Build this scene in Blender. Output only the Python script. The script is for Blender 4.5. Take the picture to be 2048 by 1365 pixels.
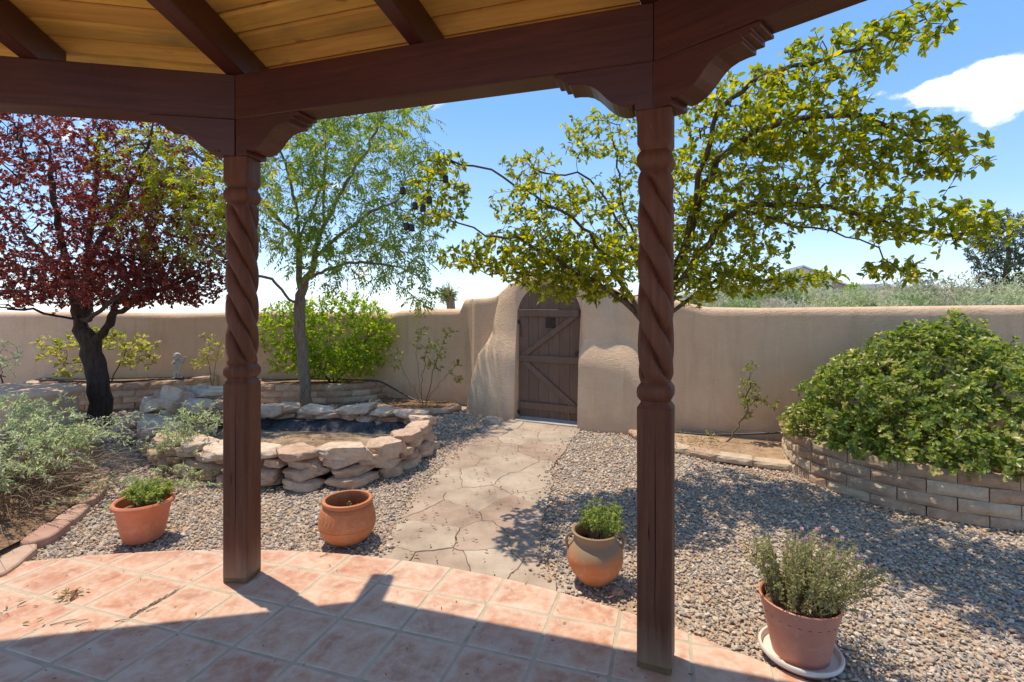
import bpy, bmesh, math, random
import numpy as np
from mathutils import Vector, Matrix, noise

random.seed(7); rng = np.random.default_rng(7)
SC = bpy.context.scene
for _o in list(bpy.data.objects): bpy.data.objects.remove(_o)
COL = SC.collection
EYE = 1.55; FOC = 1010.0; HOR = 612.0

# ------------------------------------------------------------------ camera, light, exposure
cam_d = bpy.data.cameras.new('camera'); cam = bpy.data.objects.new('camera', cam_d); COL.objects.link(cam)
cam.location = (0, 0, EYE); cam.rotation_euler = (math.radians(90), 0, 0)
cam_d.sensor_width = 36; cam_d.lens = 36 * FOC / 2048; cam_d.shift_y = -(682.5 - HOR) / 2048
cam_d.clip_start = 0.05; cam_d.clip_end = 3000
SC.camera = cam
SUN_EL = math.radians(71.8); SUN_AZ = math.atan2(-.815, .58)
sdir = Vector((math.sin(SUN_AZ) * math.cos(SUN_EL), math.cos(SUN_AZ) * math.cos(SUN_EL), math.sin(SUN_EL)))
sl = bpy.data.lights.new('sun', 'SUN'); sl.energy = 2.0; sl.angle = math.radians(.55); sl.color = (1, .885, .72)
so = bpy.data.objects.new('sun', sl); COL.objects.link(so); so.rotation_euler = sdir.to_track_quat('Z', 'Y').to_euler()
SC.view_settings.view_transform = 'Standard'; SC.view_settings.look = 'None'
SC.view_settings.exposure = 1.27; SC.view_settings.gamma = 1; SC.view_settings.use_curve_mapping = False
try:
    SC.cycles.use_denoising = True
    SC.cycles.max_bounces = 10; SC.cycles.diffuse_bounces = 6; SC.cycles.transparent_max_bounces = 8
    SC.cycles.sample_clamp_indirect = 6
except Exception: pass

W = bpy.data.worlds.new('World'); SC.world = W; W.use_nodes = True
nt = W.node_tree; nt.nodes.clear()
def wn(t, **k):
    n = nt.nodes.new(t)
    for a, b in k.items(): setattr(n, a, b)
    return n
def wmath(op, a, b=None):
    n = wn('ShaderNodeMath', operation=op)
    for i, v in enumerate((a, b)):
        if v is None: continue
        if isinstance(v, (int, float)): n.inputs[i].default_value = v
        else: nt.links.new(v, n.inputs[i])
    return n.outputs[0]
sky = wn('ShaderNodeTexSky', sky_type='NISHITA', sun_disc=False, sun_elevation=SUN_EL, sun_rotation=SUN_AZ,
         altitude=1600, air_density=1.0, dust_density=.35, ozone_density=2.2)
tc = wn('ShaderNodeTexCoord')
sep = wn('ShaderNodeSeparateXYZ'); nt.links.new(tc.outputs['Generated'], sep.inputs[0])
zz = wmath('MAXIMUM', sep.outputs[2], 0.0)
den = wmath('ADD', zz, .28)
cx = wmath('DIVIDE', sep.outputs[0], den); cy = wmath('DIVIDE', sep.outputs[1], den)
cmb = wn('ShaderNodeCombineXYZ'); nt.links.new(cx, cmb.inputs[0]); nt.links.new(cy, cmb.inputs[1])
n1 = wn('ShaderNodeTexNoise'); n1.inputs['Scale'].default_value = 2.1; n1.inputs['Detail'].default_value = 9; n1.inputs['Roughness'].default_value = .56
mp = wn('ShaderNodeMapping'); mp.inputs['Location'].default_value = (3.1, 1.7, 0); mp.inputs['Scale'].default_value = (3.6, 3.6, 4.8); nt.links.new(tc.outputs['Generated'], mp.inputs[0]); nt.links.new(mp.outputs[0], n1.inputs['Vector'])
dens = wmath('ADD', wmath('MULTIPLY', wmath('SUBTRACT', n1.outputs[0], .5), 1.5), .375)
def puff(px, py, r, amt):            # a cloud bank standing in one direction of the sky
    d = Vector(((px - 1024) / FOC, 1, (HOR - py) / FOC)).normalized()
    vm = wn('ShaderNodeVectorMath', operation='SUBTRACT'); nt.links.new(tc.outputs['Generated'], vm.inputs[0]); vm.inputs[1].default_value = d
    sc_ = wn('ShaderNodeVectorMath', operation='MULTIPLY'); nt.links.new(vm.outputs[0], sc_.inputs[0]); sc_.inputs[1].default_value = (1, 1, 2.3)
    ln = wn('ShaderNodeVectorMath', operation='LENGTH'); nt.links.new(sc_.outputs[0], ln.inputs[0])
    m = wmath('SUBTRACT', 1.0, wmath('DIVIDE', ln.outputs[1], r)); m = wmath('MAXIMUM', m, 0.0)
    return wmath('MULTIPLY', wmath('POWER', m, .6), amt)
for a in ((1960, 150, .085, .20), (1895, 165, .07, .17), (2040, 170, .11, .20), (1975, 185, .12, .13), (1790, 190, .07, .15), (1730, 190, .06, .15), (2120, 190, .12, .15), (1575, 105, .04, .13), (893, 462, .04, .2), (1715, 380, .05, .15), (1880, 345, .035, .15), (1190, 335, .05, .14), (1560, 440, .05, .13), (1985, 330, .02, .12)):
    dens = wmath('ADD', dens, puff(*a))
rmp = wn('ShaderNodeMapRange', interpolation_type='SMOOTHSTEP'); nt.links.new(dens, rmp.inputs[0])
rmp.inputs[1].default_value = .575; rmp.inputs[2].default_value = .72; rmp.inputs[3].default_value = 0; rmp.inputs[4].default_value = .96
hz = wn('ShaderNodeMapRange', interpolation_type='SMOOTHSTEP'); nt.links.new(zz, hz.inputs[0])
hz.inputs[1].default_value = 0.0; hz.inputs[2].default_value = .42; hz.inputs[3].default_value = .50; hz.inputs[4].default_value = 0
tint = wn('ShaderNodeMixRGB', blend_type='MULTIPLY'); tint.inputs[0].default_value = 1; tint.inputs[2].default_value = (.92, .96, .98, 1); nt.links.new(sky.outputs[0], tint.inputs[1])
grad = wn('ShaderNodeValToRGB'); nt.links.new(zz, grad.inputs[0]); ge = grad.color_ramp.elements
for _ in range(3): ge.new(.5)
for e_, (p_, c_) in zip(ge, ((0, (2.5, 2.9, 3.3)), (.07, (1.8, 2.35, 3.1)), (.17, (1.05, 1.8, 2.95)), (.36, (.55, 1.3, 2.65)), (1, (.42, .95, 2.0)))): e_.position = p_; e_.color = (*[v * .25 for v in c_], 1)
gsc = wn('ShaderNodeMixRGB', blend_type='MULTIPLY'); gsc.inputs[0].default_value = 1; gsc.inputs[2].default_value = (4, 4, 4, 1); nt.links.new(grad.outputs[0], gsc.inputs[1])
hm = wn('ShaderNodeMixRGB'); hm.inputs[0].default_value = .74; nt.links.new(tint.outputs[0], hm.inputs[1]); nt.links.new(gsc.outputs[0], hm.inputs[2])
mx = wn('ShaderNodeMixRGB'); nt.links.new(rmp.outputs[0], mx.inputs[0]); nt.links.new(hm.outputs[0], mx.inputs[1]); mx.inputs[2].default_value = (4.3, 4.4, 4.6, 1)
bg = wn('ShaderNodeBackground'); bg.inputs[1].default_value = .148; nt.links.new(mx.outputs[0], bg.inputs[0])
wo = wn('ShaderNodeOutputWorld'); nt.links.new(bg.outputs[0], wo.inputs[0])

# ------------------------------------------------------------------ helpers
def at(px, py, Y): return Vector(((px - 1024) / FOC * Y, Y, EYE - (py - HOR) / FOC * Y))
def gr(px, py, z=0.0):
    Y = FOC * (EYE - z) / (py - HOR); return Vector(((px - 1024) / FOC * Y, Y, z))
def tag(o, label=None, cat=None, group=None, kind=None):
    if label: o['label'] = label
    if cat: o['category'] = cat
    if group: o['group'] = group
    if kind: o['kind'] = kind
    return o
def thing(name, label, cat, loc=(0, 0, 0), rz=0, group=None):
    o = bpy.data.objects.new(name, None); COL.objects.link(o); o.empty_display_size = .1
    o.location = loc; o.rotation_euler = (0, 0, rz); return tag(o, label, cat, group)
def mesh(name, V, F, smooth=False):
    me = bpy.data.meshes.new(name)
    me.from_pydata([tuple(v) for v in V], [], F); me.update()
    if smooth: me.shade_smooth()
    return me
def link(name, me, mat=None, parent=None, loc=None, rot=None, scale=None):
    o = bpy.data.objects.new(name, me); COL.objects.link(o)
    if mat is not None and not me.materials: me.materials.append(mat)
    if parent is not None: o.parent = parent
    if loc is not None: o.location = loc
    if rot is not None: o.rotation_euler = rot
    if scale is not None: o.scale = scale
    return o
def npmesh(name, V, quads=None, tris=None, tint=None, smooth=False):
    """fast mesh from numpy arrays"""
    me = bpy.data.meshes.new(name)
    V = np.asarray(V, np.float32); nq = 0 if quads is None else len(quads); n3 = 0 if tris is None else len(tris)
    me.vertices.add(len(V)); me.vertices.foreach_set('co', V.ravel())
    idx = []; st = []; tot = []
    if nq: idx.append(np.asarray(quads).ravel())
    if n3: idx.append(np.asarray(tris).ravel())
    idx = np.concatenate(idx).astype(np.int32)
    me.loops.add(len(idx)); me.loops.foreach_set('vertex_index', idx)
    starts = np.concatenate([np.arange(nq) * 4, nq * 4 + np.arange(n3) * 3]).astype(np.int32)
    me.polygons.add(nq + n3); me.polygons.foreach_set('loop_start', starts)
    me.update(calc_edges=True)
    if tint is not None:
        a = me.attributes.new('tint', 'FLOAT', 'POINT'); a.data.foreach_set('value', np.asarray(tint, np.float32))
    if smooth: me.shade_smooth()
    return me
class MB:
    """collects shapes for one mesh"""
    def __init__(s): s.V = []; s.F = []
    def add(s, V, F):
        b = len(s.V); s.V += [Vector(v) for v in V]; s.F += [[i + b for i in f] for f in F]; return s
    def box(s, lo, hi, M=None):
        x0, y0, z0 = lo; x1, y1, z1 = hi
        V = [Vector(v) for v in ((x0,y0,z0),(x1,y0,z0),(x1,y1,z0),(x0,y1,z0),(x0,y0,z1),(x1,y0,z1),(x1,y1,z1),(x0,y1,z1))]
        if M is not None: V = [M @ v for v in V]
        return s.add(V, [[0,3,2,1],[4,5,6,7],[0,1,5,4],[1,2,6,5],[2,3,7,6],[3,0,4,7]])
    def tube(s, pts, rad, n=8, cap=True):
        pts = [Vector(p) for p in pts]; m = len(pts)
        rs = rad if isinstance(rad, (list, tuple)) else [rad] * m
        V = []; F = []; prev = None
        for i, p in enumerate(pts):
            d = (pts[min(i+1, m-1)] - pts[max(i-1, 0)])
            if d.length < 1e-9: d = Vector((0, 0, 1))
            d.normalize()
            if prev is None:
                a = d.orthogonal().normalized()
            else:
                a = (prev - d * prev.dot(d)); a = a.normalized() if a.length > 1e-6 else d.orthogonal().normalized()
            prev = a; b = d.cross(a)
            for k in range(n):
                t = 2 * math.pi * k / n; V.append(p + (a * math.cos(t) + b * math.sin(t)) * rs[i])
        for i in range(m - 1):
            for k in range(n):
                k2 = (k + 1) % n; F.append([i*n+k, i*n+k2, (i+1)*n+k2, (i+1)*n+k])
        if cap: F.append(list(range(n))[::-1]); F.append([(m-1)*n + k for k in range(n)])
        return s.add(V, F)
    def lathe(s, prof, n=40, cx=0, cy=0, fn=None):
        V = []; F = []
        for (r, z) in prof:
            for k in range(n):
                t = 2 * math.pi * k / n; rr = fn(r, z, t) if fn else r
                V.append((cx + rr * math.cos(t), cy + rr * math.sin(t), z))
        for i in range(len(prof) - 1):
            for k in range(n):
                k2 = (k + 1) % n; F.append([i*n+k, i*n+k2, (i+1)*n+k2, (i+1)*n+k])
        F.append(list(range(n))[::-1]); F.append([(len(prof)-1)*n + k for k in range(n)])
        return s.add(V, F)
    def prism(s, poly, z0, z1, bev=0.0):
        """horizontal polygon (ccw) extruded upward, top edge bevelled"""
        n = len(poly); P = [Vector((p[0], p[1])) for p in poly]
        def inset(d):
            out = []
            for i in range(n):
                a = (P[i] - P[i-1]); b = (P[(i+1) % n] - P[i])
                if a.length < 1e-9 or b.length < 1e-9: out.append(P[i]); continue
                na = Vector((-a.y, a.x)).normalized(); nb = Vector((-b.y, b.x)).normalized()
                m = na + nb; l = m.length
                if l < .2: out.append(P[i]); continue
                m /= l; k = max(.35, m.dot(na)); out.append(P[i] + m * d / k)
            return out
        rings = [[(p.x, p.y, z0) for p in P], [(p.x, p.y, z1 - bev) for p in P]]
        if bev: rings.append([(p.x, p.y, z1) for p in inset(bev)])
        V = [v for r in rings for v in r]; F = []
        for i in range(len(rings) - 1):
            for k in range(n):
                k2 = (k+1) % n; F.append([i*n+k, i*n+k2, (i+1)*n+k2, (i+1)*n+k])
        F.append([(len(rings)-1)*n + k for k in range(n)]); F.append(list(range(n))[::-1])
        return s.add(V, F)
    def build(s, name, mat, parent=None, smooth=False, off=None, loc=None, bevel=0, rot=None, autosm=None):
        V = s.V if off is None else [v - Vector(off) for v in s.V]
        me = mesh(name, V, s.F, smooth)
        if bevel or autosm:
            bm = bmesh.new(); bm.from_mesh(me)
            if bevel:
                es = [e for e in bm.edges if len(e.link_faces) == 2 and e.calc_face_angle(0) > .5]
                bmesh.ops.bevel(bm, geom=es, offset=bevel, segments=1, affect='EDGES', profile=.5)
            if autosm:
                for e in bm.edges: e.smooth = not (len(e.link_faces) == 2 and e.calc_face_angle(0) > autosm)
                for f in bm.faces: f.smooth = True
            bm.to_mesh(me); bm.free()
        return link(name, me, mat, parent, loc, rot)
def catmull(P, n, closed=False):
    P = [Vector(p) for p in P]; m = len(P); out = []
    segs = m if closed else m - 1
    for i in range(segs):
        if closed: p0, p1, p2, p3 = P[(i-1) % m], P[i], P[(i+1) % m], P[(i+2) % m]
        else: p0, p1, p2, p3 = P[max(i-1, 0)], P[i], P[i+1], P[min(i+2, m-1)]
        for k in range(n):
            t = k / n
            out.append(.5 * ((2*p1) + (p2-p0)*t + (2*p0-5*p1+4*p2-p3)*t*t + (3*p1-p0-3*p2+p3)*t**3))
    if not closed: out.append(P[-1])
    return out
def sm(a, b, x):
    t = min(1, max(0, (x - a) / (b - a))); return t * t * (3 - 2 * t)
def interp(x, xs, ys): return float(np.interp(x, xs, ys))
def inpoly(x, y, poly):
    x = np.asarray(x); y = np.asarray(y); ins = np.zeros(x.shape, bool); n = len(poly)
    for i in range(n):
        x0, y0 = poly[i][0], poly[i][1]; x1, y1 = poly[i-1][0], poly[i-1][1]
        c = ((y0 > y) != (y1 > y)); 
        with np.errstate(divide='ignore', invalid='ignore'): xi = (x1 - x0) * (y - y0) / (y1 - y0 + 1e-12) + x0
        ins ^= c & (x < xi)
    return ins

# ------------------------------------------------------------------ materials
class Mt:
    def __init__(s, name, rough=.8, spec=.3):
        s.m = bpy.data.materials.new(name); s.m.use_nodes = True; s.t = s.m.node_tree; s.b = s.t.nodes['Principled BSDF']
        s.b.inputs['Roughness'].default_value = rough; s.b.inputs['Specular IOR Level'].default_value = spec
    def n(s, t, **k):
        n = s.t.nodes.new(t)
        for a, b in k.items(): setattr(n, a, b)
        return n
    def l(s, a, b): s.t.links.new(a, b)
    def setv(s, sock, v):
        if isinstance(v, (int, float)): sock.default_value = v
        elif isinstance(v, tuple): sock.default_value = v if len(v) == len(sock.default_value) else (*v, 1)
        else: s.l(v, sock)
    def pos(s, kind='world', scale=(1, 1, 1), rnd=0):
        if kind == 'world': o = s.n('ShaderNodeNewGeometry').outputs['Position']
        else: o = s.n('ShaderNodeTexCoord').outputs['Object']
        if rnd:
            oi = s.n('ShaderNodeObjectInfo'); vm = s.n('ShaderNodeVectorMath', operation='SCALE'); vm.inputs[0].default_value = (rnd, rnd * .7, rnd * 1.3); s.l(oi.outputs['Random'], vm.inputs['Scale'])
            ad = s.n('ShaderNodeVectorMath', operation='ADD'); s.l(o, ad.inputs[0]); s.l(vm.outputs[0], ad.inputs[1]); o = ad.outputs[0]
        m = s.n('ShaderNodeMapping'); m.inputs['Scale'].default_value = scale; s.l(o, m.inputs[0]); return m.outputs[0]
    def noise(s, vec, sc, det=4, rough=.55, dist=0):
        n = s.n('ShaderNodeTexNoise'); s.l(vec, n.inputs['Vector']); n.inputs['Scale'].default_value = sc; n.inputs['Detail'].default_value = det; n.inputs['Roughness'].default_value = rough; n.inputs['Distortion'].default_value = dist
        return n.outputs[0]
    def vor(s, vec, sc, feature='F1', out=0):
        n = s.n('ShaderNodeTexVoronoi', feature=feature); s.l(vec, n.inputs['Vector']); n.inputs['Scale'].default_value = sc; return n.outputs[out]
    def ramp(s, f, stops, mode='LINEAR'):
        r = s.n('ShaderNodeValToRGB'); s.l(f, r.inputs[0]); e = r.color_ramp.elements; r.color_ramp.interpolation = mode
        while len(e) < len(stops): e.new(.5)
        for i, (p, c) in enumerate(stops): e[i].position = p; e[i].color = (*c, 1) if len(c) == 3 else c
        return r.outputs[0]
    def mix(s, f, a, b, mode='MIX'):
        m = s.n('ShaderNodeMixRGB', blend_type=mode); s.setv(m.inputs[0], f); s.setv(m.inputs[1], a); s.setv(m.inputs[2], b); return m.outputs[0]
    def math(s, op, a, b=0.0):
        m = s.n('ShaderNodeMath', operation=op); s.setv(m.inputs[0], a); s.setv(m.inputs[1], b); return m.outputs[0]
    def rng(s, f, a, b, c=0, d=1):
        m = s.n('ShaderNodeMapRange'); s.l(f, m.inputs[0])
        for i, v in enumerate((a, b, c, d)): m.inputs[i+1].default_value = v
        return m.outputs[0]
    def rand(s): return s.n('ShaderNodeObjectInfo').outputs['Random']
    def attr(s, name):
        a = s.n('ShaderNodeAttribute'); a.attribute_name = name; return a.outputs['Fac']
    def vary(s, col, f, h=.0, sv=0, v=.3):
        """hue/sat/value variation by f in 0..1"""
        n = s.n('ShaderNodeHueSaturation'); s.setv(n.inputs['Color'], col)
        s.l(s.rng(f, 0, 1, .5 - h, .5 + h), n.inputs['Hue']); s.l(s.rng(f, 0, 1, 1 - v, 1 + v), n.inputs['Value'])
        if sv: s.l(s.rng(f, 1, 0, 1 - sv, 1 + sv), n.inputs['Saturation'])
        return n.outputs[0]
    def color(s, c): s.setv(s.b.inputs['Base Color'], c); return s
    def bump(s, h, strength=.5, dist=.01, prev=None):
        b = s.n('ShaderNodeBump'); b.inputs['Strength'].default_value = strength; b.inputs['Distance'].default_value = dist; s.l(h, b.inputs['Height'])
        if prev is not None: s.l(prev, b.inputs['Normal'])
        s.l(b.outputs[0], s.b.inputs['Normal']); return b.outputs[0]

def m_stucco():
    m = Mt('adobe_stucco', .92, .15); p = m.pos()
    big = m.noise(p, .9, 4, .6); mid = m.noise(p, 5, 5, .6); fine = m.noise(p, 55, 4, .7)
    c = m.ramp(big, [(.3, (.68, .45, .275)), (.5, (.75, .515, .325)), (.7, (.79, .56, .365))])
    c = m.mix(m.rng(mid, .35, .7, 0, .35), c, (.60, .40, .26)); c = m.mix(m.rng(fine, .3, .7, 0, .22), c, (.72, .54, .41))
    st = m.noise(m.pos(scale=(3, 3, .35)), 2.2, 5, .65)
    c = m.mix(m.rng(st, .52, .72, 0, .45), c, (.50, .325, .20)); st2 = m.noise(m.pos(scale=(5, 5, .25)), 2.6, 5, .7); c = m.mix(m.rng(st2, .55, .75, 0, .35), c, (.84, .66, .48))
    sx = m.n('ShaderNodeSeparateXYZ'); m.l(m.n('ShaderNodeNewGeometry').outputs['Position'], sx.inputs[0]); zb = m.math('ADD', sx.outputs[2], m.math('MULTIPLY', mid, -.35)); c = m.mix(m.rng(zb, -.12, .12, .45, 0), c, (.46, .315, .20))
    m.color(c); b = m.bump(m.noise(m.pos(scale=(1, 1, 2.2)), 19, 5, .68, .8), .8, .018); m.bump(m.noise(p, 150, 2), .35, .003, b)
    return m.m
def m_wood(name, c0, c1, rough=.5, spec=.4, red=None):
    m = Mt(name, rough, spec); p = m.pos('object', (1, 1, .07), 9)
    g = m.noise(p, 38, 6, .62, .3); g2 = m.noise(m.pos('object', (1, 1, .3), 9), 5, 4, .6)
    c = m.mix(m.rng(g, .3, .7), c0, c1); c = m.mix(m.rng(g2, .4, .75, 0, .5), c, tuple(x * .72 for x in c0))
    if name == 'post_wood':
        so_ = m.n('ShaderNodeSeparateXYZ'); m.l(m.n('ShaderNodeTexCoord').outputs['Object'], so_.inputs[0]); zd = m.math('ADD', so_.outputs[2], m.math('MULTIPLY', g, -.22)); c = m.mix(m.rng(zd, -.08, .10, .6, 0), c, (.30, .20, .13)); w_ = m.noise(m.pos('object', (1, 1, .12), 5), 60, 3, .7); c = m.mix(m.rng(w_, .64, .76, 0, .45), c, (.28, .15, .09))
    m.color(c); m.bump(g, .5, .005)
    m.l(m.rng(g2, .3, .7, rough - .08, rough + .12), m.b.inputs['Roughness']); return m.m
def m_xwood(name, c0, c1, rough=.5, spec=.4, amb=False):
    m = Mt(name, rough, spec); p = m.pos('object', (.06, 1, 1), 13)
    g = m.noise(p, 40, 6, .6, .5); g2 = m.noise(m.pos('object', (.5, 1, 1), 13), 3, 4, .6)
    c = m.mix(m.rng(g, .3, .7), c0, c1)
    if amb:
        c = m.mix(m.rng(g2, .52, .78, 0, .75), c, (.20, .17, .075)); c = m.vary(c, m.rand(), .008, 0, .16)
        kn = m.noise(m.pos('object', (.5, 1, 1), 13), 9, 1); c = m.mix(m.rng(kn, .70, .76, 0, .6), c, (.20, .07, .02))
    else: c = m.mix(m.rng(g2, .4, .8, 0, .5), c, tuple(x * .6 for x in c0))
    m.color(c); m.bump(g, .3, .003); return m.m
def m_tile():
    m = Mt('terracotta_tile', .42, .4); p = m.pos('world', (1, 1, 1), 30)
    a = m.noise(p, 7, 6, .62, .6); b = m.noise(p, 22, 5, .7); r = m.rand()
    c = m.ramp(a, [(.30, (.44, .205, .125)), (.43, (.555, .295, .185)), (.55, (.61, .37, .245)), (.68, (.67, .49, .36))])
    c = m.mix(m.rng(b, .45, .68, 0, .7), c, (.68, .52, .41)); c = m.mix(m.rng(m.noise(p, 3.3, 4), .55, .75, 0, .45), c, (.46, .235, .165))
    c = m.vary(c, r, .005, .06, .05); c = m.mix(m.math('MULTIPLY', m.attr('tint'), m.rng(b, .3, .7, .25, .85)), c, (.68, .53, .40))
    sp = m.noise(p, 120, 2, .6); c = m.mix(m.rng(sp, .66, .74, 0, .5), c, (.45, .24, .16))
    dust = m.noise(m.pos('world'), 2.3, 6, .7, 1.2); c = m.mix(m.rng(dust, .54, .7, 0, .42), c, (.50, .37, .25))
    m.color(c); m.bump(b, .12, .003); m.l(m.rng(b, .3, .7, .35, .6), m.b.inputs['Roughness']); return m.m
def m_simple(name, c0, c1, sc=8, rough=.9, spec=.2, bs=60, bump=.5, bd=.006, kind='world', rndv=0, det=5):
    m = Mt(name, rough, spec); p = m.pos(kind, (1, 1, 1), 17 if rndv else 0)
    n = m.noise(p, sc, det, .6); c = m.mix(m.rng(n, .35, .65), c0, c1)
    if rndv: c = m.vary(c, m.rand(), .01, .08, rndv)
    m.color(c)
    if bump: m.bump(m.noise(p, bs, 5, .65), bump, bd)
    return m.m
def m_rock():
    m = Mt('pond_rock', .9, .2); p = m.pos('object', (1, 1, 1), 23)
    a = m.noise(p, 5, 6, .65, .4); st = m.noise(m.pos('object', (1, 1, 5), 23), 7, 6, .7, .4)
    c = m.ramp(a, [(.3, (.54, .36, .235)), (.5, (.70, .52, .37)), (.72, (.80, .65, .51))])
    c = m.mix(m.rng(st, .42, .72, 0, .45), c, (.47, .28, .18)); pit = m.vor(p, 34); c = m.mix(m.rng(pit, .0, .22, .35, 0), c, (.36, .24, .17))
    c = m.vary(c, m.rand(), .01, .12, .13); m.color(c)
    b = m.bump(st, .8, .03); b = m.bump(m.noise(p, 40, 5, .7), .6, .01, b); return m.m
def m_block():
    m = Mt('retaining_block', .93, .15); p = m.pos('object', (1, 1, 1), 19)
    a = m.noise(p, 9, 6, .7); c = m.ramp(a, [(.3, (.38, .265, .175)), (.5, (.50, .365, .25)), (.75, (.60, .46, .335))])
    c = m.mix(m.rng(m.noise(p, 45, 3, .7), .5, .75, 0, .45), c, (.34, .245, .17)); c = m.vary(c, m.rand(), .012, .12, .15); m.color(c)
    m.bump(m.noise(p, 30, 6, .75), .9, .012); return m.m
def m_flag():
    m = Mt('flagstone', .88, .2); p = m.pos('world')
    a = m.noise(p, 2.1, 6, .65); c = m.ramp(a, [(.32, (.27, .20, .15)), (.5, (.41, .315, .235)), (.68, (.51, .405, .31))])
    c = m.mix(m.rng(m.noise(p, 6, 5, .65), .48, .7, 0, .5), c, (.43, .31, .225)); c = m.mix(m.rng(m.noise(p, 60, 3), .6, .75, 0, .4), c, (.27, .2, .15))
    c = m.vary(c, m.rand(), .01, .1, .1); m.color(c); m.bump(m.noise(p, 14, 7, .65), .5, .02); return m.m
def m_soil():
    m = Mt('sandy_soil', .95, .1); p = m.pos()
    a = m.noise(p, 1.3, 6, .65); c = m.ramp(a, [(.3, (.33, .215, .13)), (.55, (.47, .325, .205)), (.75, (.56, .41, .27))])
    v = m.n('ShaderNodeTexVoronoi'); m.l(p, v.inputs['Vector']); v.inputs['Scale'].default_value = 42
    g = m.ramp(m.noise(v.outputs['Position'], 90, 1), [(.3, (.24, .23, .23)), (.45, (.42, .36, .30)), (.6, (.55, .48, .41)), (.75, (.33, .24, .18))])
    gm = m.rng(m.noise(p, 3.5, 3), .40, .55, .15, .85)
    c = m.mix(gm, c, g); m.color(c); m.bump(m.vor(p, 42), .6, -.012); return m.m
def m_mulch():
    m = Mt('bed_soil', .97, .1); p = m.pos(); a = m.noise(p, 30, 6, .7)
    c = m.ramp(a, [(.35, (.13, .075, .045)), (.52, (.25, .155, .095)), (.7, (.40, .27, .17))]); m.color(c); m.bump(a, .8, .02); return m.m
def m_pebble():
    m = Mt('pebble', .75, .3); r = m.rand()
    c = m.ramp(r, [(0, (.34, .295, .245)), (.13, (.23, .21, .20)), (.24, (.52, .41, .295)), (.42, (.40, .31, .23)), (.56, (.59, .475, .35)), (.68, (.29, .27, .255)), (.73, (.46, .305, .20)), (.85, (.66, .56, .44)), (.95, (.38, .205, .125))], 'CONSTANT')
    c = m.mix(m.rng(m.noise(m.pos('world'), 60, 3), .4, .7, 0, .35), c, (.50, .42, .34)); m.color(c); return m.m
def m_leaf(name, stops, trans=.5, tcol=None, rough=.5, spec=.35):
    m = Mt(name, rough, spec); f = m.attr('tint'); c = m.ramp(f, stops)
    hs = m.n('ShaderNodeHueSaturation'); m.l(c, hs.inputs['Color']); hs.inputs['Value'].default_value = 2.1 if tcol is None else 1; hs.inputs['Saturation'].default_value = 1.12; hs.inputs['Hue'].default_value = .485
    m.color(c); tr = m.n('ShaderNodeBsdfTranslucent'); m.l(hs.outputs[0], tr.inputs[0])
    if tcol is not None: m.l(m.mix(.6, c, tcol), tr.inputs[0])
    mxs = m.n('ShaderNodeMixShader'); mxs.inputs[0].default_value = trans; m.l(m.b.outputs[0], mxs.inputs[1]); m.l(tr.outputs[0], mxs.inputs[2])
    m.l(mxs.outputs[0], m.t.nodes['Material Output'].inputs[0]); return m.m
def m_bark(name, c0, c1, sc=14):
    m = Mt(name, .9, .15); p = m.pos('world', (1, 1, .22)); n = m.noise(p, sc * 2.2, 6, .7, .5)
    m.color(m.mix(m.rng(n, .35, .65), c0, c1)); m.bump(n, .9, .02); return m.m
def m_clay(name, c0, c1, rough=.75, stain=None, kind='object'):
    m = Mt(name, rough, .3); p = m.pos(kind); a = m.noise(p, 9, 5, .6); c = m.mix(m.rng(a, .35, .68), c0, c1)
    c = m.mix(m.rng(m.noise(p, 14, 7, .7, .8), .54, .72, 0, .45), c, (.62, .44, .33)); c = m.mix(m.rng(m.noise(m.pos(kind, (1, 1, .4)), 11, 6, .7), .58, .75, 0, .5), c, tuple(v * .45 for v in c0))
    if stain:
        sx = m.n('ShaderNodeSeparateXYZ'); m.l(p, sx.inputs[0]); z = m.math('ADD', sx.outputs[2], m.math('MULTIPLY', m.math('SUBTRACT', a, .5), .16))
        c = m.mix(m.rng(z, .15, .215, 0, .92), c, stain)
    m.color(c); m.bump(m.noise(p, 120, 3), .2, .002); return m.m

STUCCO = m_stucco(); DWOOD = m_wood('post_wood', (.105, .034, .015), (.18, .070, .034), .55, .3)
BEAMW = m_xwood('beam_wood', (.055, .0125, .0065), (.10, .026, .014), .42, .5)
BOARD = m_xwood('ceiling_board', (.60, .305, .055), (.74, .44, .10), .55, .3, True)
GATEW = m_wood('gate_wood', (.150, .094, .066), (.205, .132, .096), .65, .2)
TILE = m_tile(); GROUT = m_simple('grout', (.44, .355, .25), (.58, .48, .35), 6, .95, .1, 80, .3)
ROCK = m_rock(); BLOCK = m_block(); FLAG = m_flag(); SOIL = m_soil(); MULCH = m_mulch(); PEB = m_pebble()
EDGE = m_simple('edging_stone', (.40, .235, .165), (.52, .34, .25), 6, .9, .2, 40, .6, .01, 'world', .1)
LINER = m_simple('pond_liner_rubber', (.035, .04, .045), (.12, .12, .12), 9, .85, .15, 12, .9, .04)
HOSE = m_simple('hose_rubber', (.02, .022, .025), (.04, .043, .05), 20, .45, .5, 30, 0)
IRON = m_simple('black_iron', (.012, .011, .012), (.03, .028, .026), 30, .5, .5, 60, 0)
PLASTIC = m_clay('orange_plastic', (.60, .185, .085), (.66, .225, .115), .5)
CLAY = m_clay('carved_clay', (.52, .17, .06), (.62, .235, .095), .62)
OLLA = m_clay('olla_clay', (.56, .185, .055), (.60, .24, .10), .72, (.30, .215, .125))
PINKP = m_clay('faded_plastic', (.55, .215, .135), (.60, .25, .165), .5)
WHITEP = m_simple('saucer_plastic', (.78, .72, .62), (.70, .62, .52), 9, .5, .4, 30, 0)
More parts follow.
